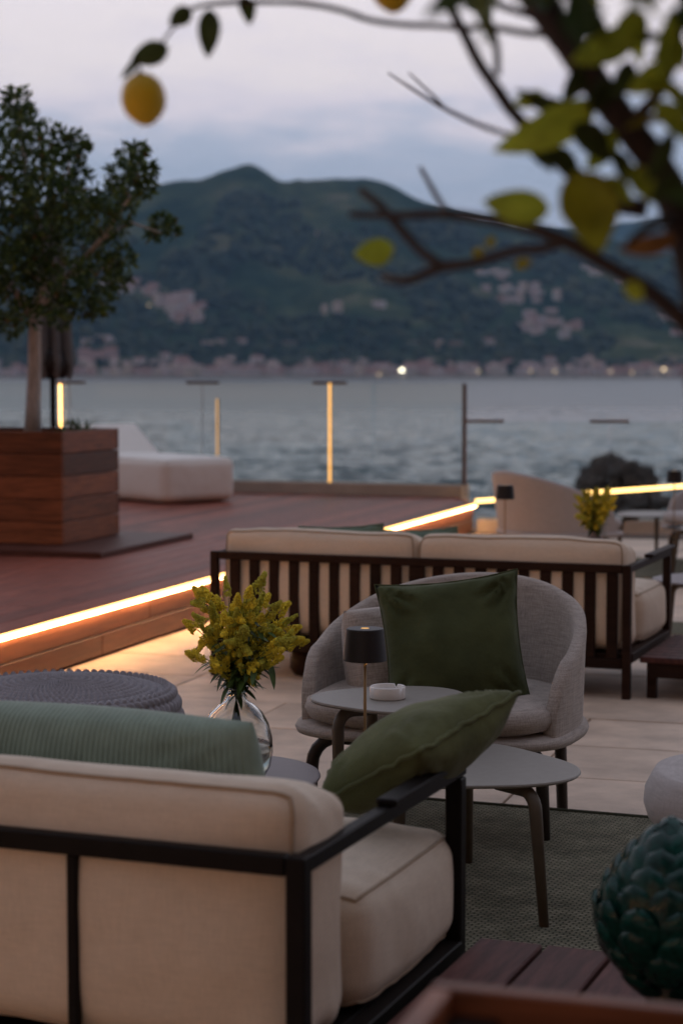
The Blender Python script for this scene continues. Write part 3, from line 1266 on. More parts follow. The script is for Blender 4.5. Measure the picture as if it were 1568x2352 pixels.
# small plants at the planter rim
for (px, lab) in ((188, 'small leafy sprig growing at the planter rim right of the trunk'), (150, 'tiny tuft of leaves at the planter rim beside the light bar')):
    base = pt(px, 992, 13.0)
    o = empty('sprig', (base.x, base.y, .29 + PHT - .09), 0, lab, 'plant')
    mb = MB()
    for k in range(46 if px == 188 else 24):
        a = rnd.uniform(-1, 1)
        leaf_quads(mb, V((a * .05, rnd.uniform(-.05, .05), rnd.uniform(0, .1))), V((a, rnd.uniform(-.4, .4), 1.2)), rdir(rnd), rnd.uniform(.05, .09), .018)
    mb.build('leaf', m_leaf, o)

# closed parasol behind the planter
pb_ = gh(122, 1175, .25)
pb_ = V((pt(122, 900, 15.3).x, 15.3, .25))
um = empty('closed_parasol', pb_, 0, 'closed parasol with folded grey canopy standing behind the deck planter', 'parasol')
q = MB()
q.tube([(0, 0, .04), (0, 0, 2.6)], .022, 10)
q.build('pole', m_frame, um, smooth=True)
q = MB()
q.lathe([(.26, 0), (.26, .05), (.1, .06), (.03, .1)], 20)
q.build('base', m_frame, um)
m_par_hi = M('parasol canvas', (.13, .13, .135), .9, .1, 8)
zb, zt = pt(122, 862, 15.3).z - .25, 2.55
q = MB()
n, kz = 64, 26
for j in range(kz + 1):
    f = j / kz
    z = zb + (zt - zb) * f
    for i in range(n):
        a = 2 * pi * i / n
        fold = abs(sin(a * 4))
        env = (.145 * (1 - f) ** .7 + .035) * (1 if f > .05 else .80 + 4 * f)
        r = env * (.36 + .68 * fold ** .7)
        q.v.append(V((r * cos(a), r * sin(a), z + .04 * cos(a * 8) * (1 - f) * (f < .02))))
for j in range(kz):
    for i in range(n):
        q.f.append((j * n + i, j * n + (i + 1) % n, (j + 1) * n + (i + 1) % n, (j + 1) * n + i))
        q.m.append(0)
q.build('canopy', m_par_hi, um, smooth=True)
q = MB()
prof = [(.10, zb - .01), (.135, zb + .02), (.15, zb + .08), (.14, zb + .15), (.118, zb + .20), (.11, zb + .20)]
for rr, z in prof:
    for i in range(48):
        a = 2 * pi * i / 48
        k = rr * 1.12 * (.86 + .14 * abs(sin(a * 4)))
        q.v.append(V((k * cos(a), k * sin(a), z + .012 * sin(a * 3))))
for j in range(len(prof) - 1):
    for i in range(48):
        q.f.append((j * 48 + i, j * 48 + (i + 1) % 48, (j + 1) * 48 + (i + 1) % 48, (j + 1) * 48 + i))
        q.m.append(0)
q.build('shade_hem', m_lamp, um, smooth=True)  # dark skirt: the shade at the canopy's foot put into its colour


# ------------------------------------------------------------------ soft shapes
def soften(P, H, r, bulge, wr, seed, ws):
    """a point of the box surface moved to the rounded, inflated, slightly creased cushion"""
    I = V([max(-(H[k] - r), min(H[k] - r, P[k])) for k in range(3)])
    dv = P - I
    nr = dv.normalized() if dv.length > 1e-9 else V((0, 0, 0))
    Q = I + nr * r
    f = [max(0, 1 - (Q[k] / H[k]) ** 2) for k in range(3)]
    Q2 = Q.copy()
    for k in range(3):
        k1, k2 = (k + 1) % 3, (k + 2) % 3
        Q2[k] += bulge[k] * (f[k1] * f[k2]) ** .7 * max(-1, min(1, Q[k] / H[k]))
    if wr:
        nn = mn.noise(Q * ws + V((seed, 1, 2))) + .5 * mn.noise(Q * ws * 2.6 + V((2, seed, 2)))
        # small puckers that gather at the corners
        cz = (abs(Q.x) / H.x) ** 6 * (abs(Q.z) / H.z) ** 6
        nn += .7 * cz * sin(Q.y * 60 + Q.z * 45 + seed)
        Q2 += nr * wr * nn
    return Q2, nr


def rbox(w, d, h, r, n=14, bulge=(.02, .02, .02), wr=.004, seed=0, ws=4.):
    """rounded, slightly inflated cushion box centred on the origin"""
    q = MB()
    H = V((w / 2, d / 2, h / 2))
    for ax in range(3):
        for sg in (-1, 1):
            o = len(q.v)
            a1, a2 = (ax + 1) % 3, (ax + 2) % 3
            for j in range(n + 1):
                for i in range(n + 1):
                    u, v = -1 + 2 * i / n, -1 + 2 * j / n
                    u = math.copysign(abs(u) ** .62, u)     # crowd samples towards the rounded edges
                    v = math.copysign(abs(v) ** .62, v)
                    p = [0, 0, 0]
                    p[ax], p[a1], p[a2] = sg, u, v
                    q.v.append(soften(V((p[0] * H.x, p[1] * H.y, p[2] * H.z)), H, r, bulge, wr, seed, ws)[0])
            for j in range(n):
                for i in range(n):
                    a = o + j * (n + 1) + i
                    fc = (a, a + 1, a + n + 2, a + n + 1)
                    q.f.append(fc if sg > 0 else fc[::-1])
                    q.m.append(0)
    return q


def edge_pipe(w, d, h, r, ax, sg, rad=.004, bulge=(0, 0, 0), wr=.004, seed=0, ws=4.):
    """piping loop round the face at side sg of axis ax, following the cushion's own surface"""
    H = V((w / 2, d / 2, h / 2))
    a1, a2 = (ax + 1) % 3, (ax + 2) % 3
    pts = []
    n = 26
    for s0 in range(4):
        for i in range(n):
            a = -1 + 2 * i / n
            a = math.copysign(abs(a) ** .62, a)
            u, v = ((a, -1), (1, a), (-a, 1), (-1, -a))[s0]
            P = V((0, 0, 0))
            P[ax], P[a1], P[a2] = sg * H[ax], u * H[a1], v * H[a2]
            Q, nr = soften(P, H, r, bulge, wr, seed, ws)
            pts.append(Q + nr * rad * .35)
    q = MB()
    q.tube(pts, rad, 6, closed=True)
    return q


def pillow(w, h, t, n=30, pinch=.07, wr=.006, seed=0, power=.5, ribs=0, rib_h=.002, wrk=5.):
    """throw pillow in the local xz plane, thickness along y"""
    q = MB()
    for sg in (-1, 1):
        o = len(q.v)
        nu = n if not ribs else max(n, ribs * 6)
        for j in range(n + 1):
            for i in range(nu + 1):
                u, v = -1 + 2 * i / nu, -1 + 2 * j / n
                x = w / 2 * u * (1 - pinch * (1 - v * v))
                z = h / 2 * v * (1 - pinch * (1 - u * u))
                k = max(0., (1 - u * u) * (1 - v * v))
                y = sg * t / 2 * k ** power
                if k > 0:
                    e = min(1, k * 4)
                    y += sg * wr * e * (mn.noise(V((x * wrk, z * wrk, seed + sg))) + .6 * mn.noise(V((x * wrk * 2.5, z * wrk * 2.5, seed))))
                    # radial gathers near the corners
                    cd = min((abs(u) - 1) ** 2 + (abs(v) - 1) ** 2, .5)
                    y += sg * wr * .9 * (1 - cd / .5) * e * sin(atan2(1 - abs(v) + .01, 1 - abs(u) + .01) * 14 + seed)
                    if ribs:
                        y += sg * rib_h * min(1, k * 8) * abs(sin(pi * (u + 1) / 2 * ribs)) ** .6
                q.v.append(V((x, y, z)))
        for j in range(n):
            for i in range(nu):
                a = o + j * (nu + 1) + i
                fc = (a, a + 1, a + nu + 2, a + nu + 1)
                q.f.append(fc if sg < 0 else fc[::-1])
                q.m.append(0)
    return q


def pillow_rim(w, h, pinch=.07, rad=.006, n=30, seed=0, wob=.003):
    pts = []
    for s0 in range(4):
        for i in range(n):
            a = -1 + 2 * i / n
            u, v = ((a, -1), (1, a), (-a, 1), (-1, -a))[s0]
            pts.append(V((w / 2 * u * (1 - pinch * (1 - v * v)), wob * mn.noise(V((u * 5, v * 5, seed))), h / 2 * v * (1 - pinch * (1 - u * u)))))
    q = MB()
    q.tube(pts, rad, 6, closed=True, flat=.7)
    return q


def place_axes(o, c, xdir, zdir):
    """set an object's axes: x along xdir, z as close to zdir as can be"""
    x = V(xdir).normalized()
    z = V(zdir)
    z = (z - x * z.dot(x)).normalized()
    y = z.cross(x)
    m = Matrix((x, y, z)).transposed().to_4x4()
    m.translation = c
    o.matrix_world = m
    o.location = c
    o.rotation_euler = m.to_euler()


def throw_pillow(name, c, xd, zd, w, h, t, mat, label, seed=0, rim=.005, pinch=.07, **k):
    q = pillow(w, h, t, seed=seed, pinch=pinch, **k)
    o = q.build(name, mat, smooth=True, merge=True)
    tag(o, label, 'pillow')
    if rim:
        pillow_rim(w, h, pinch, rim, seed=seed, wob=.008).build('seam', mat, o, smooth=True)
    place_axes(o, c, xd, zd)
    return o


# ------------------------------------------------------------------ sofas
ARM = .58


def sofa(loc, ang, length, label, slats):
    o = empty('outdoor_sofa', loc, -ang, label, 'sofa', None)
    W = length
    D = .90
    fr = m_frame if not slats else m_dark_wood
    b1 = dict(bevel=.003, segs=1)

    def bar(name, x0, x1, y0, y1, z0, z1, m=None):
        q = MB()
        q.box(-(x1 - x0) / 2, (x1 - x0) / 2, -(y1 - y0) / 2, (y1 - y0) / 2, -(z1 - z0) / 2, (z1 - z0) / 2)
        return q.build(name, m or fr, o, ((x0 + x1) / 2, (y0 + y1) / 2, (z0 + z1) / 2), **b1)
    pw = .036
    for x in (0, -W):
        bar('back_post', x - pw / 2, x + pw / 2, -pw / 2, pw / 2, 0, ARM)
        bar('front_post', x - pw / 2, x + pw / 2, D - .05, D - .05 + pw, 0, ARM - .035)
        bar('arm_rail', x - .014, x + .014, pw / 2 + .002, D + .0, ARM - .034, ARM - .004)
        sx = 1 if x == 0 else -1
        xa, xb = sorted((x - sx * .016, x + sx * .026))
        bar('arm_pad', xa, xb, .42, D + .045, ARM - .003, ARM + .011)
        bar('side_rail', x - .022, x + .022, pw / 2 + .002, D - .052, .155, .198)
    bar('top_rail', -W + pw / 2 + .002, -pw / 2 - .002, -pw / 2 + .002, pw / 2 - .004, ARM - .036, ARM)
    bar('back_rail', -W + pw / 2 + .002, -pw / 2 - .002, -.012, .016, .13, .175)
    bar('front_rail', -W + pw / 2 + .002, -pw / 2 - .002, D - .045, D - .015, .13, .195)
    bar('platform', -W + .026, -.026, .025, D - .05, .165, .192)
    if slats:
        n = 19
        for k in range(n):
            x = -W + .10 + (W - .165) * k / (n - 1)
            if k == n // 2:
                bar('slat', x - .035, x + .035, -.012, .012, .176, ARM - .0365)
                continue
            bar('slat', x - .024, x + .024, -.010, .012, .176, ARM - .0365)
        q = MB()
        q.lathe([(.10, 0), (.12, .03), (.115, .10), (.08, .128)], 20)
        q.build('foot', m_dark_wood, o, (-W + .42, .2, 0), smooth=True)
        q.build('foot', m_dark_wood, o, (-.42, .2, 0), smooth=True)
    else:
        for k in range(1, 5):
            bar('back_bar', -.435 * k - .0105, -.435 * k + .0105, -.010, .010, .176, ARM - .0365)
    # cushions: two backs, two seats
    cw = (W - .03) / 2
    for k in range(2):
        cx = -.012 - cw / 2 - k * cw
        bw, bd, bh = cw - .008, .245, .480
        bl = (.010, .026, .016)
        sd1 = k + len(label)
        def slump(q):
            for p in q.v:
                g = (p.y + bd / 2) / bd
                p.z -= .045 * g * max(0, p.z / (bh / 2)) ** 2
                p.y += .03 * g * max(0, -p.z / (bh / 2))
            return q
        c = slump(rbox(bw, bd, bh, .055, 26, bl, .010, sd1)).build('back_cushion', m_canvas, o, (cx - .002, .150, .205 + bh / 2), (R(-2), 0, 0), smooth=True, merge=True)
        for sg in (-1, 1):
            slump(edge_pipe(bw, bd, bh, .055, 1, sg, .0042, bl, .010, sd1)).build('piping', m_pipe, c, smooth=True)
        sw, sd, sh = cw - .006, .575, .235
        bl = (.026, .03, .03)
        c = rbox(sw, sd, sh, .055, 26, bl, .006, sd1 + 3).build('seat_cushion', m_canvas, o, (cx + .006, .325 + sd / 2, .196 + sh / 2), smooth=True, merge=True)
        for sg in (-1, 1):
            edge_pipe(sw, sd, sh, .055, 2, sg, .0036, bl, .006, sd1 + 3).build('piping', m_pipe, c, smooth=True)
    return o


A1, A2 = R(21.3), R(20.6)
sofa((-.073, 3.251, 0), A1, 1.93, 'nearest cream sofa with dark frame, seen from behind at the bottom left', False)
sofa((1.222, 8.25, 0), A2, 1.93, 'cream two seat sofa with dark slatted back, standing beyond the grey armchair', True)


def loc_of(org, ang, x, y, z):
    u = V((cos(ang), -sin(ang), 0))
    v = V((sin(ang), cos(ang), 0))
    return V(org) + u * x + v * y + V((0, 0, z))


# side tables built of planks beside the sofa arms
def plank_table(org, ang, x0, x1, y0, y1, top, n, along_y, label, gap=.008):
    c = loc_of(org, ang, (x0 + x1) / 2, (y0 + y1) / 2, 0)
    o = empty('plank_table', c, -ang, label, 'side table')
    w, d = x1 - x0, y1 - y0
    for k in range(n):
        q = MB()
        if along_y:
            pw = w / n
            q.box(-pw / 2 + gap / 2, pw / 2 - gap / 2, -d / 2, d / 2, -.026, 0)
            l = (-w / 2 + pw * (k + .5), 0, top)
        else:
            pw = d / n
            q.box(-w / 2, w / 2, -pw / 2 + gap / 2, pw / 2 - gap / 2, -.026, 0)
            l = (0, -d / 2 + pw * (k + .5), top)
        q.build('plank', m_plank, o, l, bevel=.004, segs=1)
    for sy in (-1, 1):
        q = MB()
        q.box(-w / 2 + .03, w / 2 - .03, -.012, .012, top - .09, top - .028)
        q.build('apron', m_dark_wood, o, (0, sy * (d / 2 - .03), 0))
        for sx in (-1, 1):
            q = MB()
            q.box(-.02, .02, -.02, .02, 0, top - .028)
            q.build('leg', m_dark_wood, o, (sx * (w / 2 - .045), sy * (d / 2 - .065), 0))
    return o


plank_table((-.073, 3.251, 0), A1, .045, .785, -.05, .885, .20, 5, True, 'dark plank side table beside the nearest sofa, holding the green artichoke', .010)
plank_table((1.222, 8.25, 0), A2, .05, .75, .02, .80, .185, 9, False, 'dark slatted side table beside the right arm of the far sofa', .012)

# ------------------------------------------------------------------ pillows
throw_pillow('lumbar_pillow', loc_of((-.073, 3.251, 0), A1, -.655, .43, .545), V((cos(A1), -sin(A1), 0)), V((-.05, -.12, 1)), .78, .36, .21, m_cord,
             'sage green ribbed corduroy pillow behind the backrest of the nearest sofa', 2, rim=0, pinch=-.045, ribs=70, rib_h=.006, power=.42, wr=.004)
pa, pb = pt(925, 1736, 3.80), pt(1160, 1598, 4.10)
ab = pb - pa
wv = V((-.58, .68, -.45))
throw_pillow('square_pillow', (pa + pb) / 2 + wv * .14 + V((.005, 0, -.006)), ab, -wv, ab.length * 1.0, .33, .18, m_green_light,
             'olive green velvet pillow leaning on the arm of the nearest sofa', 5, rim=.0055, pinch=.05, wr=.012, power=.46)
throw_pillow('square_pillow', (.335, 5.80, .583), V((.97, -.10, .12)), V((-.12, .26, .96)), .435, .415, .19, m_green,
             'dark forest green velvet pillow leaning upright in the grey armchair', 9, rim=.0035, pinch=.085, wr=.030, power=.44, wrk=3.4)
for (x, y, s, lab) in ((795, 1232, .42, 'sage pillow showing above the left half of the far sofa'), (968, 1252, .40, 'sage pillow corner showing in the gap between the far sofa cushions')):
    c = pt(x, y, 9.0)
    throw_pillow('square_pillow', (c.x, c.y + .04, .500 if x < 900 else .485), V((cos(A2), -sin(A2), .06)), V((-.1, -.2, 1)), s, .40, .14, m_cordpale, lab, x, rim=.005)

# ------------------------------------------------------------------ armchair
CW = .434


def ring_pt(a, kx=1., ky=1.):
    """plan of the seat; a=0 is the back, turning to +x: squarer in front, rounder behind"""
    s_, c_ = sin(a), cos(a)
    cd, e = (.44, 2.3) if c_ > 0 else (.30, 3.4)
    e1_ = 2.3 + 1.1 * min(1, max(0, .5 - c_ * 2))
    return V((CW * kx * math.copysign(abs(s_) ** (2 / e1_), s_), cd * ky * math.copysign(abs(c_) ** (2 / e), c_), 0))


def armchair(loc, rz, label, fabric):
    o = empty('armchair', loc, rz, label, 'armchair')
    z0 = .325
    # upholstered ring plate
    q = MB()
    n = 64
    prof = [(.0, -.012), (.90, -.012), (.985, -.008), (1.0, .006), (.985, .02), (.90, .026), (.0, .026)]
    for k, z in prof:
        for i in range(n):
            p = ring_pt(2 * pi * i / n, max(k, .001), max(k, .001))
            q.v.append(V((p.x, p.y, z0 + z)))
    for j in range(len(prof) - 1):
        for i in range(n):
            q.f.append((j * n + i, j * n + (i + 1) % n, (j + 1) * n + (i + 1) % n, (j + 1) * n + i)[::-1])
            q.m.append(0)
    q.build('seat_plate', fabric, o, smooth=True)
    # wrap-round shell
    amax = R(112)
    nu, nv = 90, 26
    th = .042
    grid = []
    for i in range(nu + 1):
        a = -amax + 2 * amax * i / nu
        f = abs(a) / amax
        top = .012 + .395 * sqrt(max(0, 1 - f ** 1.6))
        tg = ring_pt(a + .02, .94, .94) - ring_pt(a - .02, .94, .94)
        nrm = V((-tg.y, tg.x, 0)).normalized()
        base = ring_pt(a, .94, .94)
        if nrm.dot(base) < 0:
            nrm = -nrm
        prof = []
        for j in range(nv + 1):       # up the inside, over the rounded lip, down the outside
            k = j / nv
            if k < .44:
                h, off = k / .44, -th / 2
                hh = h * max(.004, top - th / 2)
            elif k <= .56:
                an = pi * (k - .44) / .12
                hh = max(.004, top - th / 2) + sin(an) * min(th / 2, top)
                off = -cos(an) * th / 2
            else:
                h = (1 - k) / .44
                hh, off = h * max(.004, top - th / 2), th / 2
            fl = -.015 + .012 * (hh / .4)
            lean = .06 * max(0, cos(a)) * (hh / .4)
            p = base + nrm * (off + fl) + V((0, lean, 0))
            p += nrm * .0025 * mn.noise(V((a * 3, hh * 7, 2.)))
            prof.append(V((p.x, p.y, z0 + .022 + hh)))
        grid.append(prof)
    q = MB()
    for pr in grid:
        q.v += pr
    for i in range(nu):
        for j in range(nv):
            a = i * (nv + 1) + j
            q.f.append((a, a + 1, a + nv + 2, a + nv + 1))
            q.m.append(0)
    q.f.append(tuple(range(nv, -1, -1)))
    q.m.append(0)
    q.f.append(tuple(range(nu * (nv + 1), (nu + 1) * (nv + 1))))
    q.m.append(0)
    q.build('backrest', fabric, o, smooth=True)
    # seat cushion
    q = MB()
    prof = [(0, .0), (.86, .0), (.95, .012), (.985, .038), (.965, .066), (.88, .082), (.6, .09), (.3, .094), (.0, .095)]
    for k, z in prof:
        for i in range(n):
            a = 2 * pi * i / n
            p = ring_pt(a, max(k, .001) * .93, max(k, .001) * .95)
            front = max(0, -cos(a))
            p.y -= .02 * front * k
            q.v.append(V((p.x, p.y - .01, z0 + .03 + z + .003 * mn.noise(V((p.x * 8, p.y * 8, z * 9))))))
    for j in range(len(prof) - 1):
        for i in range(n):
            q.f.append((j * n + i, j * n + (i + 1) % n, (j + 1) * n + (i + 1) % n, (j + 1) * n + i)[::-1])
            q.m.append(0)
    q.build('seat_cushion', fabric, o, smooth=True)
    # bent tube legs
    for (x1, y1) in ((.327, -.01), (.26, .42), (-.385, -.13), (-.27, .36)):
        k1 = V((x1, y1, 0))
        d1 = V((math.copysign(1, x1), .0, 0)) if y1 < .1 else k1.normalized()
        a1 = k1 - d1 * .10
        pts = [a1 - d1 * .16 + V((0, 0, z0 - .03)), a1 + V((0, 0, z0 - .03))]
        for j in range(1, 6):
            an = pi / 2 * j / 5
            pts.append(a1 + d1 * .09 * sin(an) + V((0, 0, z0 - .03 - .09 * (1 - cos(an)))))
        pts.append(k1)
        q = MB()
        q.tube(pts, [.020] * (len(pts) - 1) + [.018], 10)
        q.build('leg', m_leg_dark, o, smooth=True)
    return o


ch = armchair((.307, 5.836, 0), R(-22.3), 'grey heather armchair with wrap round back in the middle, holding the dark green pillow', m_heather)
throw_pillow('back_cushion', (.175, 6.0, .525), V((.86, .42, .0)), V((-.05, .25, .97)), .34, .29, .18, m_heather,
             'small grey heather cushion inside the armchair, behind the black table lamp', 14, rim=0, pinch=-.05, power=.30, wr=.006)
m_far_chair = m_pale_heather
c2 = armchair((1.50, 13.1, 0), R(118), 'pale armchair seen from its side behind the far sofa, lit warm by a lamp', m_pale_heather)
dup(c2, (2.62, 13.35, 0), R(-60), 'pale armchair cut by the right edge of the picture, beyond the far sofa')


# ------------------------------------------------------------------ tables
def org_r(a, Rr, a0, amp=.10):
    return Rr * (1 + amp * cos(3 * (a - a0)))


def low_table(loc, Rr, a0, h, label, top_m, feet, amp=.10, leg_m=None, th=.010):
    o = empty('low_table', loc, 0, label, 'low table')
    q = MB()
    n = 72
    prof = [(0, h - th), (.985, h - th), (1, h - th * .5), (.995, h - .001), (.98, h), (0, h)]
    for k, z in prof:
        for i in range(n):
            a = 2 * pi * i / n
            r = org_r(a, Rr, a0, amp) * max(k, .001)
            q.v.append(V((r * cos(a), r * sin(a), z)))
    for j in range(len(prof) - 1):
        for i in range(n):
            q.f.append((j * n + i, j * n + (i + 1) % n, (j + 1) * n + (i + 1) % n, (j + 1) * n + i))
            q.m.append(0)
    q.build('table_top', top_m, o, smooth=False)
    for (fx, fy) in feet:
        d = V((fx, fy, 0)).normalized()
        rr = V((fx, fy, 0)).length
        z1 = h - th - .016
        pts = [d * (rr * .45) + V((0, 0, z1)), d * (rr * .76) + V((0, 0, z1))]
        for j in range(1, 6):
            an = pi / 2 * j / 5
            pts.append(d * (rr * .76 + .045 * sin(an)) + V((0, 0, z1 - .05 * (1 - cos(an)))))
        pts.append(d * rr + V((0, 0, 0)))
        q = MB()
        q.tube(pts, [.017] * (len(pts) - 1) + [.0125], 10)
        q.build('leg', leg_m or m_leg, o, smooth=True)
    return o


tB = low_table((.31, 5.06, 0), .30, R(92), .37, 'low taupe pebble shaped table in front of the armchair, carrying the black lamp', m_table, [(.05, .37), (.20, -.27), (-.17, -.17)])
tA = low_table((.145, 5.33, 0), .215, R(170), .50, 'taller small taupe table before the armchair, carrying the white ashtray', m_table, [(-.15, -.07), (-.06, .23), (.165, .10)], .09)
tC = low_table((-.375, 4.92, 0), .325, R(40), .366, 'low dark plum table behind the nearest sofa, carrying the flower vase', m_table_dark, [(.2, .2), (-.26, .06), (.06, -.26)], .03)
t4 = dup(tC, (1.22, 11.35, 0), 1., 'round dark table hidden behind the far sofa, carrying a lamp and a bouquet')
t5 = dup(tB, (2.30, 14.2, 0), 2.3, 'pale low table with thin bent legs in front of the terrace glass')
t6 = dup(tC, (1.90, 9.72, 0), .4, 'small dark table in front of the far sofa seat, at the right edge')
t7 = dup(tB, (2.50, 13.75 - .9, 0), .9, 'low table beyond the right edge chair, carrying the third black lamp')


# ------------------------------------------------------------------ lamps
def table_lamp(loc, label):
    o = empty('table_lamp', loc, 0, label, 'table lamp', 'small black table lamps')
    q = MB()
    q.lathe([(.05, 0), (.05, .008), (.045, .012), (.01, .014)], 32)
    q.build('base', m_lamp, o, smooth=False)
    q = MB()
    q.tube([(0, 0, .012), (0, 0, .335)], .0042, 10)
    q.build('stem', m_brass, o, smooth=True)
    q = MB()
    q.lathe([(.0525, .300), (.0555, .300), (.0475, .380), (.046, .382), (.011, .382), (.011, .380), (.044, .3785), (.0525, .300)], 48)
    q.build('shade', m_lamp, o, smooth=False)
    q = MB()
    q.lathe([(0, .318), (.04, .318), (.04, .322), (0, .322)], 24)
    q.build('diffuser', m_bulb, o)
    q = MB()
    q.lathe([(0, .379), (.0105, .379), (.0105, .3825), (0, .3825)], 16)
    q.build('touch_button', m_glow_dim, o)
    return o


table_lamp((.060, 4.9, .37), 'black table lamp on the low table right of the goldenrod vase, in sharp focus')
table_lamp((.955, 11.3, .366), 'blurred black table lamp behind the far sofa, before the pale armchair')
p3 = pt(1548, 1085, 12.9)
table_lamp((p3.x, 12.9, .37), 'distant black table lamp at the right edge, above the pale chair')

# ashtray
ap = gh(890, 1604, .50)
o = empty('ashtray', (ap.x, ap.y, .50), R(20), 'small white round ashtray on the taller table', 'ashtray')
q = MB()
q.lathe([(.0, .003), (.044, .003), (.048, .0), (.050, .004), (.0505, .032), (.048, .035), (.044, .035), (.0425, .032), (.042, .012), (0, .010)], 48)
me = q.mesh('bowl', m_ceramic, smooth=True)
bo = obj('bowl', me, o)
# two cut notches
for k, an in enumerate((R(-60), R(40), R(150))):
    q = MB()
    q.box(.040, .0512, -.0042, .0042, .021, .0355)
    nb = q.build('notch', m_mortar, o, (0, 0, 0), an)
    nb['kind'] = 'helper'
    nb.parent = None
    bpy.data.objects.remove(nb)
bm = bmesh.new()
bm.from_mesh(me)
for v in bm.verts:
    if v.co.z > .030:
        a = atan2(v.co.y, v.co.x)
        for an in (R(-62), R(35), R(150)):
            if abs((a - an + pi) % (2 * pi) - pi) < R(5):
                v.co.z -= .012
bm.to_mesh(me)
bm.free()

# ------------------------------------------------------------------ vase and goldenrod
vp = pt(543, 1680, 4.87)
VB = V((vp.x, 4.87, .3665))
o = empty('glass_vase', VB, 0, 'clear round glass vase with water on the dark low table', 'vase')
outer = [(.0, .0), (.045, .0), (.064, .009), (.078, .034), (.083, .066), (.0815, .098), (.074, .130), (.059, .156), (.040, .174), (.026, .183), (.0205, .192), (.0205, .200), (.024, .206), (.0285, .210), (.0285, .214), (.025, .217)]
inner = [(.0225, .214), (.0175, .203), (.0175, .192), (.023, .181), (.037, .1715), (.056, .154), (.0708, .1285), (.0783, .0975), (.0798, .066), (.075, .035), (.062, .013), (.043, .005), (.0, .005)]
q = MB()
o.scale = (1.12,) * 3
q.lathe(outer + inner, 48)
q.build('body', m_vase, o, smooth=True)
q = MB()
q.lathe([(0, .0055), (.0425, .0055), (.0615, .0135), (.0747, .0352), (.0795, .066), (.0791, .085), (.0, .085)], 48)
q.build('water', m_water_in, o, smooth=True)

rnd = random.Random(77)
flor_cache = []


def floret_cluster(length, n, seed, rmax):
    """a plume of small blossoms along +z, leaning florets on short side sprays"""
    r = random.Random(seed)
    q = MB()
    for k in range(n):
        f = r.random() ** .8
        spray = rmax * (1 - .8 * f) * r.random() ** .5
        a = r.uniform(0, 2 * pi)
        c = V((spray * cos(a), spray * sin(a), length * f + spray * .35))
        s = r.uniform(.0018, .0036)
        rot = Matrix.Rotation(r.uniform(0, 6), 3, rdir(r))
        q.add([c + rot @ (v * s) for v in oct_v], oct_f)
    return q.mesh('blossom', m_blossom if seed % 3 else m_blossom2)


oct_v = [V(p) for p in ((1, 0, 0), (-1, 0, 0), (0, 1, 0), (0, -1, 0), (0, 0, 1), (0, 0, -1))]
oct_f = [(0, 2, 4), (2, 1, 4), (1, 3, 4), (3, 0, 4), (2, 0, 5), (1, 2, 5), (3, 1, 5), (0, 3, 5)]
plumes = [floret_cluster(rnd.uniform(.040, .070), 300, k, rnd.uniform(.012, .021)) for k in range(8)]


def flower_leaf_mesh(ln, wd):
    q = MB()
    rows = 6
    for j in range(rows + 1):
        f = j / rows
        w_ = wd * sin(pi * min(1, f * .92 + .08)) ** .8 * (1 if f < 1 else .05)
        z = -ln * .25 * f * f
        q.v += [V((-w_ / 2, ln * f, z + .15 * w_)), V((0, ln * f, z)), V((w_ / 2, ln * f, z + .15 * w_))]
    for j in range(rows):
        for i in range(2):
            a = j * 3 + i
            q.f.append((a, a + 1, a + 4, a + 3))
            q.m.append(0)
    return q.mesh('leaf', m_fleaf, smooth=True)


fleaves = [flower_leaf_mesh(.045, .010), flower_leaf_mesh(.06, .014), flower_leaf_mesh(.075, .017)]


def orient(o, d, roll=0):
    o.rotation_euler = V(d).to_track_quat('Z', 'Y').to_euler()


def bouquet(base, label, tips, seed, neck_h, vase_r, scale=1.):
    r = random.Random(seed)
    bq = empty('goldenrod_bouquet', base, 0, label, 'flowers')
    for (tx, ty, tz) in tips:
        tip = V((tx * .80, ty * .85, tz * .90)) * scale
        an = atan2(ty, tx) + r.uniform(-.5, .5)
        p0 = V((-cos(an) * vase_r * .55, -sin(an) * vase_r * .55, -neck_h + .012)) * scale
        p1 = V((cos(an) * .006, sin(an) * .006, 0)) * scale
        out = V((tip.x, tip.y, 0))
        pts = []
        for k in range(9):
            f = k / 8
            if f < .3:
                pts.append(p0.lerp(p1, f / .3))
            else:
                g = (f - .3) / .7
                pts.append(p1 * (1 - g) ** 2 + (p1 + V((out.x * .25, out.y * .25, tip.z * .62))) * 2 * g * (1 - g) + tip * g * g)
        q = MB()
        q.tube(pts, [.0017 * scale * (1 - .4 * k / 8) for k in range(9)], 5)
        st = q.build('flower_stem', m_stem, bq, smooth=True)
        d = (pts[-1] - pts[-2]).normalized()
        droop = (d + V((out.x * 1.2, out.y * 1.2, -.15)) * .8).normalized()
        npl = r.randint(5, 8)
        for k in range(npl):
            f = 1 - .05 * k * r.uniform(.7, 1.3) * 1.6
            i = f * 8
            j = min(7, max(3, int(i)))
            p = pts[j].lerp(pts[j + 1], max(0, min(1, i - j)))
            b = obj('blossom', plumes[r.randrange(8)], st, p)
            dd = (droop if k == 0 else (d * .6 + rdir(r) * .9 + out * 2))
            orient(b, dd)
            b.scale = (scale * r.uniform(.75, 1.15) * (.8 if k else 1),) * 3
        for k in range(r.randint(5, 7)):
            i = r.uniform(2.4, 6.6)
            j = int(i)
            p = pts[j].lerp(pts[j + 1], i - j)
            lf = obj('leaf', fleaves[r.randrange(3)], st, p)
            dd = rdir(r)
            dd.z = r.uniform(-.5, .5)
            dd = (dd + out * 3).normalized()
            lf.rotation_euler = dd.to_track_quat('Y', 'Z').to_euler()
            lf.scale = (scale * r.uniform(.7, 1.1),) * 3
    return bq


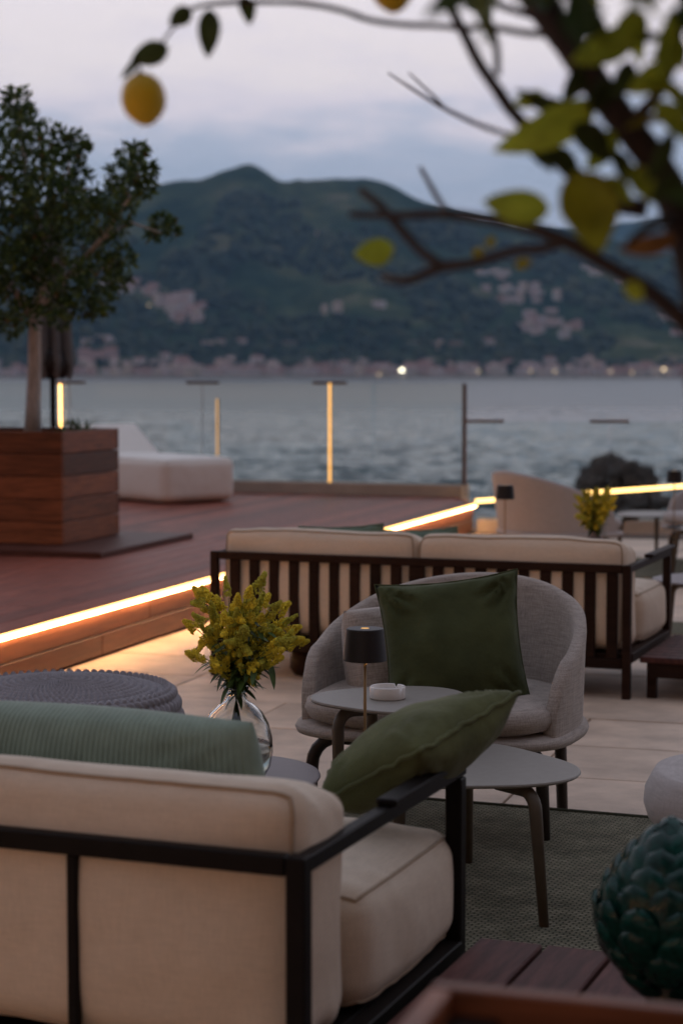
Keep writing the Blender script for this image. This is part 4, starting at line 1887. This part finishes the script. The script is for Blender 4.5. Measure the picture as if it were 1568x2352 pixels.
tips = []
for (x, y) in [(445, 1350), (470, 1362), (455, 1420), (432, 1432), (440, 1500), (500, 1385), (520, 1350), (515, 1420), (545, 1380), (575, 1350), (600, 1338), (565, 1400), (590, 1400), (610, 1380), (640, 1385), (655, 1392),
               (620, 1420), (650, 1430), (670, 1420), (685, 1440), (700, 1462), (715, 1468), (660, 1470), (630, 1470), (600, 1450), (560, 1450), (530, 1460), (480, 1460), (610, 1500), (640, 1510), (575, 1490), (650, 1490), (540, 1510), (500, 1440)]:
    p = pt(x, y, 4.87 + rnd.uniform(-.11, .11)) - (VB + V((0, 0, .237)))
    tips.append((p.x, p.y, p.z))
bouquet(VB + V((0, 0, .237)), 'bouquet of yellow goldenrod with green leaves in the clear glass vase', tips, 4, .222, .066)

# second bouquet far behind, in a small dark vase
vb2 = V((1.47, 11.2, .366))
o = empty('small_vase', vb2, 0, 'small dark vase on the table behind the far sofa', 'vase')
q = MB()
q.lathe([(.03, 0), (.045, .03), (.045, .07), (.025, .11), (.028, .12), (.022, .118), (.02, .10), (.0, .09)], 24)
q.build('body', m_table_dark, o, smooth=True)
tips2 = [(rnd.uniform(-.11, .11), rnd.uniform(-.08, .08), rnd.uniform(.08, .25)) for k in range(44)]
bouquet(vb2 + V((0, 0, .115)), 'yellow green bouquet glowing in lamp light beside the far pale armchair', tips2, 8, .02, .012)

# ------------------------------------------------------------------ poufs
# knitted pouf: rope stitches in rings
kp = V((-.875, 5.95, 0))

o = empty('knitted_pouf', kp, 0, 'round grey knitted rope pouf behind the ribbed green pillow', 'pouf')
q = MB()
KR, KH = .375, .445


def pouf_prof(f):
    """f 0 centre of the top .. 1 bottom edge: radius, height"""
    if f < .62:
        g = f / .62
        return KR * .9 * g, KH - .045 * g ** 2.6
    g = (f - .62) / .38
    an = g * pi * .98
    return KR * (.9 + .12 * sin(an)), (KH - .045) * (.5 + .5 * cos(an)) + .02


rows, seg = 150, 480
for j in range(rows + 1):
    f = j / rows
    r, z = pouf_prof(f)
    r2, z2 = pouf_prof(min(1, f + .004))
    tx, tz = r2 - r, z2 - z
    l_ = sqrt(tx * tx + tz * tz) or 1
    nx_, nz_ = -tz / l_, tx / l_
    if nz_ < 0 and f < .5:
        nx_, nz_ = -nx_, -nz_
    if f >= .5:
        nx_, nz_ = (tz / -l_, tx / l_) if True else (0, 0)
    ring = f * rows / 6.0
    for i in range(seg):
        a = 2 * pi * i / seg
        nst = 40 if f < .14 else 80
        ph = (ring % 1)
        lean = (.9 if int(ring) % 2 else -.9) * (ph - .5)
        cord = abs(sin(a * nst / 2 + lean + (0 if int(ring) % 2 else pi / 2) * (f >= .14))) ** .7
        h = (cord * (.35 + .65 * sin(pi * ph) ** .6)) * .016 * min(1, f * 10 + .4)
        q.v.append(V(((r + nx_ * h) * cos(a), (r + nx_ * h) * sin(a), z + nz_ * h)))
for j in range(rows):
    for i in range(seg):
        q.f.append((j * seg + i, (j + 1) * seg + i, (j + 1) * seg + (i + 1) % seg, j * seg + (i + 1) % seg))
        q.m.append(0)
q.build('knit_cover', m_knit, o, smooth=True)
q = MB()
for k in range(24):
    a = 2 * pi * k / 24
    pts = [V((r * cos(a + .0), r * sin(a), KH + .004 - .02 * (r / KR) ** 2 + .003)) for r in (.012, .03, .05, .066)]
    q.tube(pts, [.004, .005, .005, .003], 5)
q.build('centre_knot', m_knit, o, smooth=True)

# upholstered round stool at the right edge
o = empty('round_stool', (1.035, 4.62, 0), 0, 'pale upholstered round stool with ring stitching, cut by the right edge', 'stool')
q = MB()
prof = [(0, .29), (.20, .288), (.265, .30), (.292, .325), (.303, .36), (.30, .395), (.285, .425)]
for k in range(14):
    r = .275 * (1 - k / 13.5)
    prof.append((r, .440 + .012 * (1 - (r / .3) ** 2)))
    prof.append((max(.001, r - .012), .4375 + .012 * (1 - (r / .3) ** 2)))
q.lathe(prof, 64)
q.build('seat', m_pale_heather, o, smooth=True)
q = MB()
q.lathe([(.19, 0), (.19, .015), (.05, .03), (.04, .28), (.15, .289)], 32)
q.build('pedestal', m_leg_dark, o, smooth=True)

# ------------------------------------------------------------------ rugs
rp0 = gh(235, 1838, 0)
q = MB()
q.box(-1.75, 2.2, -2.2, 0, .001, .011)
ctr = gh(1110, 1855, 0)
tag(q.build('rug', m_rug, None, (ctr.x, ctr.y, 0), -R(21.0), bevel=.003, segs=1), 'olive green woven rug under the low tables and the nearest sofa', 'rug')
q = MB()
pts = []
for i in range(120):
    x = -1.75 + 3.95 * i / 119
    pts.append((x, .004, .010))
q.tube(pts, .009, 6)
bpy.data.objects['rug']['kind'] = 'thing'
m_rugedge = M('rug binding', (.045, .05, .03), .95, .2, 60)
q.build('binding', m_rugedge, bpy.data.objects['rug'], smooth=True)
q = MB()
q.box(-1.3, 1.6, -.7, .75, .001, .010)
tag(q.build('rug', m_rug, None, (2.3, 13.8, 0), -R(17.3), bevel=.003, segs=1), 'far olive rug under the chairs near the terrace glass', 'rug')
q = MB()
q.box(-.5, 1.6, -.25, .25, .001, .010)
tag(q.build('rug', m_rug, None, (2.15, 10.45, 0), -R(17.3), bevel=.003, segs=1), 'narrow strip of olive rug in front of the far sofa', 'rug')

# ------------------------------------------------------------------ white daybed on the deck
dn = gh(380, 1160, .25)
dl = V((-.63, .777, 0))
dr = V((.777, .63, 0))
o = empty('white_daybed', dn, atan2(dr.y, dr.x), 'white upholstered daybed with a raised head on the wooden deck', 'daybed')
q = rbox(.76, 1.75, .385, .07, 20, (.02, .02, .015), .004, 3)
c = q.build('mattress', m_white, o, (.38, .875, .015 + .1925), smooth=True, merge=True)
edge_pipe(.76, 1.75, .385, .07, 2, 1, .004, (.02, .02, .015), .004, 3).build('piping', m_white, c, smooth=True)
q = MB()
q.prism([(0, 0), (.62, 0), (.62, .10), (.56, .30), (.12, .06)], -.33, .33)
# wedge: profile in (length, height), turned upright
q = MB()
prof = [(1.12, .36), (1.74, .36), (1.74, .60), (1.68, .66), (1.60, .67)]
for x in (.02, .74):
    q.v += [V((x, a, b)) for a, b in prof]
n5 = len(prof)
q.f += [tuple(range(n5)), tuple(range(2 * n5 - 1, n5 - 1, -1))] + [(i, n5 + i, n5 + (i + 1) % n5, (i + 1) % n5) for i in range(n5)]
q.m = [0] * len(q.f)
q.build('headrest', m_white, o, bevel=.03, smooth=True, segs=3)
q = MB()
q.box(.05, .65, .05, 1.7, 0, .02)
q.build('plinth', m_frame, o)

# ------------------------------------------------------------------ ceramic artichoke
ac = V((.598, 3.46, .20))
o = empty('ceramic_artichoke', ac, 0, 'glossy dark teal ceramic artichoke on the plank table at the right edge', 'ornament')
BH, BR = .275, .130


def art_prof(f):
    r = BR * (sin(pi * (f * .90 + .075)) ** .62) * (1.02 - .30 * max(0, f - .45))
    return r, .10 + BH * f


q = MB()
q.lathe([(0, 0), (.075, 0), (.078, .012), (.06, .025), (.045, .06), (.055, .095)] + [(art_prof(f / 12)[0] * .88, art_prof(f / 12)[1]) for f in range(13)] + [(0, .10 + BH)], 32)
q.build('core', m_teal_dark, o, smooth=True)


def bract_mesh():
    q = MB()
    rows, cols = 9, 8
    for j in range(rows + 1):
        f = j / rows
        wd = .56 * (1 - f ** 2.8) ** .5 * (.8 + .2 * min(1, f * 3)) if f < 1 else .06
        for i in range(cols + 1):
            u = -1 + 2 * i / cols
            q.v.append(V((u * wd, -(.30 * (1 - u * u) * (1 - .5 * f) + .34 * f - .20 * f ** 6), f)))
    for j in range(rows):
        for i in range(cols):
            a = j * (cols + 1) + i
            q.f.append((a, a + 1, a + cols + 2, a + cols + 1))
            q.m.append(0)
    return q.mesh('bract', m_teal, smooth=True)


brm = bract_mesh()
rowsA = 9
for j in range(rowsA):
    f = .02 + .93 * j / (rowsA - 1)
    r, z = art_prof(min(1, f))
    r_up, z_up = art_prof(min(1, f + .05))
    nb = max(5, int(2 * pi * max(r, .05) / .070))
    for i in range(nb):
        a = 2 * pi * (i + .5 * (j % 2)) / nb + .13 * j
        bo = obj('bract', brm, o)
        out = V((cos(a), sin(a), 0))
        up = (out * (r_up - r) * .8 + V((0, 0, z_up - z))).normalized()
        x = up.cross(out).normalized()
        # local -y points outwards
        y = up.cross(x)
        m = Matrix((x, y, up)).transposed().to_4x4()
        m.translation = out * (r * .86) + V((0, 0, z - .018))
        s = .078 * (.86 + .14 * sin(pi * f))
        bo.matrix_local = m @ Matrix.Diagonal((s, s * .8, s * 1.02, 1))

# ------------------------------------------------------------------ lemon tree at the right
lt = empty('lemon_tree', (c_near.x + .02, c_near.y + .1, PHT - .09), 0, 'lemon tree reaching in from the right, blurred branches with leaves and lemons', 'tree')
LT = lt.location


def q3(x, y, Y):
    return pt(x, y, Y) - LT


def limb(name, path, rad, parent=lt, n=9, knob=.12, seed=0):
    pts, rs = [], []
    P = [q3(*p) for p in path]
    for i in range(len(P) - 1):
        m = 4
        for j in range(m):
            f = j / m
            a, b, c, d = P[max(0, i - 1)], P[i], P[i + 1], P[min(len(P) - 1, i + 2)]
            p = .5 * ((2 * b) + (c - a) * f + (2 * a - 5 * b + 4 * c - d) * f * f + (3 * b - a - 3 * c + d) * f ** 3)
            r = rad[i] + (rad[i + 1] - rad[i]) * f
            pts.append(p)
            rs.append(r * 2.0 / FPX * (1 + knob * mn.noise(V((i + f, seed, 1)) * 2.3)))
    pts.append(P[-1])
    rs.append(rad[-1] * 2.0 / FPX)
    q = MB()
    q.tube(pts, rs, n)
    return q.build(name, m_bark, parent, smooth=True)


q = MB()
tr0 = V((0, 0, -.03))
tr1 = q3(1655, 840, 1.9)
q.tube([tr0, tr0.lerp(tr1, .4) + V((.02, 0, 0)), tr0.lerp(tr1, .75) + V((.015, 0, 0)), tr1], [.05, .043, .04, .036], 12)
q.build('trunk', m_bark, lt, smooth=True)
limb('branch', [(1660, 850, 1.9), (1620, 720, 1.93), (1572, 540, 1.97), (1520, 400, 2.0), (1420, 265, 2.03), (1330, 140, 2.06), (1230, 0, 2.1), (1120, -150, 2.15), (1000, -330, 2.2)], [44, 42, 40, 40, 39, 37, 34, 28, 18], seed=1)
limb('branch', [(1655, 830, 1.9), (1568, 738, 1.92), (1480, 662, 1.95), (1380, 602, 1.98), (1290, 550, 2.0), (1180, 515, 2.04), (1100, 502, 2.08), (1010, 492, 2.12), (905, 496, 2.16), (806, 492, 2.2)], [30, 22, 19, 17, 16, 15, 13, 12, 11, 8], seed=2)
limb('branch', [(1300, 556, 2.0), (1240, 572, 2.03), (1180, 576, 2.06), (1085, 604, 2.1), (1012, 614, 2.13), (935, 644, 2.16), (878, 634, 2.2)], [12, 12, 13, 13, 13, 12, 9], seed=3)
limb('branch', [(1012, 608, 2.13), (965, 575, 2.16), (915, 520, 2.19), (870, 470, 2.22), (828, 436, 2.25)], [12, 13, 13, 12, 9], seed=4)
limb('branch', [(1030, 492, 2.1), (1010, 465, 2.3), (985, 420, 2.5), (966, 386, 2.6)], [9, 8, 8, 6], seed=5)
limb('branch', [(1480, 480, 2.02), (1400, 460, 2.04), (1309, 392, 2.08), (1259, 340, 2.1), (1179, 260, 2.12), (1144, 210, 2.14), (1099, 145, 2.16), (1064, 75, 2.18), (1022, -5, 2.2), (985, -90, 2.22)], [24, 22, 20, 18, 16, 15, 14, 14, 12, 9], seed=6)
limb('branch', [(1142, 170, 2.14), (1139, 100, 2.16), (1122, 48, 2.18), (1092, -5, 2.2), (1040, -90, 2.2)], [9, 9, 9, 8, 6], seed=7)
limb('branch', [(1290, 80, 2.08), (1209, 76, 2.12), (1124, 62, 2.18), (1064, 65, 2.2), (1014, 60, 2.22), (934, 57, 2.26), (849, 46, 2.3), (784, 24, 2.33), (700, 8, 2.36), (625, 5, 2.38), (525, 6, 2.4), (440, 20, 2.4), (400, 62, 2.4), (368, 104, 2.4), (345, 118, 2.4)],
     [9, 9, 8, 8, 8, 8, 8, 8, 8, 7, 7, 6, 4, 4, 4], seed=8)
limb('branch', [(1260, 45, 2.1), (1209, 33, 2.14), (1134, 8, 2.2), (1040, -30, 2.24)], [10, 9, 9, 7], seed=9)
limb('twig', [(1190, 315, 2.12), (1149, 304, 2.25), (1084, 280, 2.5), (1004, 240, 2.8), (940, 200, 3.0), (892, 168, 3.1)], [7, 7, 7, 6, 5, 3], seed=10)
limb('twig', [(1020, 248, 2.75), (994, 220, 2.85), (939, 168, 3.05)], [5, 5, 3], seed=11)
limb('branch', [(1440, 290, 2.03), (1520, 200, 1.95), (1560, 60, 1.9), (1580, -80, 1.9)], [20, 14, 12, 9], seed=12)
limb('branch', [(1560, 500, 1.98), (1490, 520, 1.9), (1440, 560, 1.85)], [16, 12, 6], seed=13)


def lemon_leaf(p0, p1, wd, Y, mat, bend=.2, tilt=0., parent=lt, Y1=None):
    a, b = q3(p0[0], p0[1], Y), q3(p1[0], p1[1], Y if Y1 is None else Y1)
    d = b - a
    ln = d.length
    d.normalize()
    view = V((0, -1, 0))
    s = d.cross(view).normalized()
    n = s.cross(d).normalized()
    s = (s * cos(tilt) + n * sin(tilt)).normalized()
    n = s.cross(d).normalized()
    wm = wd / FPX * Y
    q = MB()
    rows = 10
    for j in range(rows + 1):
        f = j / rows
        w_ = wm * max(.02, sin(pi * f ** .8) ** .75)
        arch = sin(pi * f) * ln * bend * .5
        for u in (-1, -.5, 0, .5, 1):
            ed = .12 * wm * mn.noise(V((f * 4, u, wd)))
            q.v.append(a + d * ln * f + n * (arch + .16 * abs(u) * w_ + ed * abs(u)) + s * (u * w_ / 2))
    for j in range(rows):
        for i in range(4):
            k = j * 5 + i
            q.f.append((k, k + 1, k + 6, k + 5))
            q.m.append(0)
    return q.build('leaf', m_ll[mat], parent, smooth=True)


for (p0, p1, wd, Y, mt, tl) in [
    ((1372, 236), (1130, 348), 92, 2.02, 'light', .3), ((1340, 262), (1180, 205), 44, 2.08, 'dark', .5), ((1262, 482), (1108, 462), 82, 2.02, 'mid', .2),
    ((1318, 392), (1378, 580), 138, 1.96, 'olive', .1), ((1462, 70), (1306, 142), 78, 2.0, 'mid', .3), ((1420, 40), (1470, 150), 60, 2.0, 'light', .5), ((1455, 96), (1526, 88), 34, 1.95, 'dark', .6),
    ((1490, 132), (1585, 156), 40, 1.93, 'mid', .5), ((1466, 190), (1590, 240), 46, 1.92, 'mid', .6), ((1430, 298), (1600, 284), 40, 1.95, 'yellow', .9), ((1316, 285), (1396, 372), 74, 2.0, 'dark', .2),
    ((1400, 345), (1436, 425), 56, 2.0, 'dark', .6), ((905, 568), (812, 584), 66, 2.25, 'mid', .3), ((1180, 612), (1222, 600), 26, 2.15, 'yellow', .2), ((1085, 588), (1112, 572), 24, 2.2, 'yellow', .2),
    ((1120, 570), (1134, 540), 22, 2.2, 'yellow', .2), ((1552, 545), (1418, 572), 52, 1.9, 'brown', .4), ((1430, 655), (1476, 690), 46, 1.92, 'light', .3), ((1378, 0), (1296, 24), 40, 2.0, 'light', .2),
    ((1430, -20), (1516, 50), 34, 1.9, 'mid', .9), ((440, 20), (388, 58), 44, 2.4, 'dark', .2), ((482, 20), (477, 134), 52, 2.4, 'dark', .1), ((556, -10), (574, 58), 42, 2.4, 'dark', .4),
    ((388, 108), (300, 140), 56, 2.4, 'dark', .2), ((318, 132), (277, 182), 20, 2.4, 'dark', .4), ((1250, 340), (1330, 420), 60, 2.04, 'dark', .5), ((1395, 180), (1340, 262), 60, 2.02, 'dark', .4),
        ((1290, 430), (1330, 520), 60, 2.02, 'mid', .7), ((1450, 140), (1400, 230), 58, 1.98, 'dark', .3), ((1380, 410), (1450, 470), 50, 1.96, 'mid', .5), ((1540, 300), (1480, 420), 50, 1.9, 'dark', .4), ((1545, 20), (1500, 130), 46, 1.86, 'mid', .5),
        ((1480, 30), (1400, 110), 70, 1.95, 'mid', .1), ((1530, 150), (1440, 215), 64, 1.92, 'light', .2), ((1500, 235), (1590, 330), 62, 1.9, 'mid', .2), ((1410, 300), (1345, 390), 62, 2.02, 'mid', .2),
        ((1440, 380), (1505, 470), 56, 1.94, 'mid', .1), ((1350, 150), (1290, 235), 52, 2.04, 'dark', .1), ((1250, 215), (1175, 240), 40, 2.08, 'mid', .3), ((1560, 400), (1490, 460), 54, 1.9, 'dark', .2),
        ((1330, 30), (1390, 105), 56, 2.0, 'dark', .2), ((1570, 90), (1510, 180), 58, 1.88, 'mid', .1), ((1205, 318), (1270, 395), 46, 2.06, 'dark', .2), ((1290, 20), (1200, -20), 50, 2.1, 'dark', .2)]:
    lemon_leaf(p0, p1, wd, Y, mt, .2, tl)


def lemon(c, r, label_parent):
    q = MB()
    prof = []
    for k in range(19):
        an = pi * k / 18
        z = -cos(an)
        rr = sin(an) ** .92
        zz = z * 1.12 + (.10 * max(0, -z - .86) / .14 * -1)
        prof.append((max(.0005, rr) * r, zz * r))
    q.lathe(prof, 28)
    o = q.build('lemon', m_lemon, label_parent, c, (R(6), R(-8), 0), smooth=True)
    return o


def lemon_thing(px, py, Y, rpx, lab):
    r = rpx / FPX * Y
    o = lemon(pt(px, py, Y), r, None)
    tag(o, lab, 'lemon')
    q = MB()
    q.lathe([(.006, r * 1.08), (.004, r * 1.16), (.0018, r * 1.25), (.0015, r * 1.75)], 8)
    q.build('stalk', m_bark, o)


lemon_thing(330, 226, 2.4, 51, 'yellow lemon hanging alone at the upper left tip of the branch')
lemon_thing(900, -30, 2.3, 48, 'yellow lemon cut by the top edge of the picture')
# unseen crown above the frame, filled out to shade the foreground
rnd = random.Random(31)
mb = MB()
for k in range(900):
    x, y = rnd.uniform(900, 2400), rnd.uniform(-900, -70)
    c = q3(x, y, rnd.uniform(1.5, 2.5))
    leaf_quads(mb, c, rdir(rnd), rdir(rnd), rnd.uniform(.06, .1), rnd.uniform(.03, .045))
for k in range(260):
    c = q3(rnd.uniform(1640, 2400), rnd.uniform(-50, 700), rnd.uniform(1.4, 2.3))
    leaf_quads(mb, c, rdir(rnd), rdir(rnd), rnd.uniform(.06, .1), rnd.uniform(.03, .045))
for k in range(5200):  # extra unseen leaves, added to block overhead sky from the near seats
    dd = rdir(rnd) * rnd.random() ** .4
    c = V((.75 + dd.x * 1.7, 1.55 + dd.y * 1.5, 2.55 + dd.z * .85))
    if c.z < 1.4 + .225 * max(c.y, 0) + .12:
        continue
    leaf_quads(mb, c - LT, rdir(rnd) + V((0, 0, -.3)), rdir(rnd), rnd.uniform(.06, .1), rnd.uniform(.03, .045))
mb.build('crown', m_leaf, lt)

# ------------------------------------------------------------------ haze
hz = bpy.data.materials.new('evening haze')
hz.use_nodes = True
t = hz.node_tree
t.nodes.clear()
pv = N(t, 'ShaderNodeVolumePrincipled')
pv.inputs['Color'].default_value = (.36, .66, 1, 1)
pv.inputs['Density'].default_value = .000088
pv.inputs['Anisotropy'].default_value = .1
oo = N(t, 'ShaderNodeOutputMaterial')
t.links.new(pv.outputs[0], oo.inputs['Volume'])
q = MB()
q.box(-7000, 7000, -400, 9500, -24, 700)
tag(q.build('haze', hz), kind='stuff')
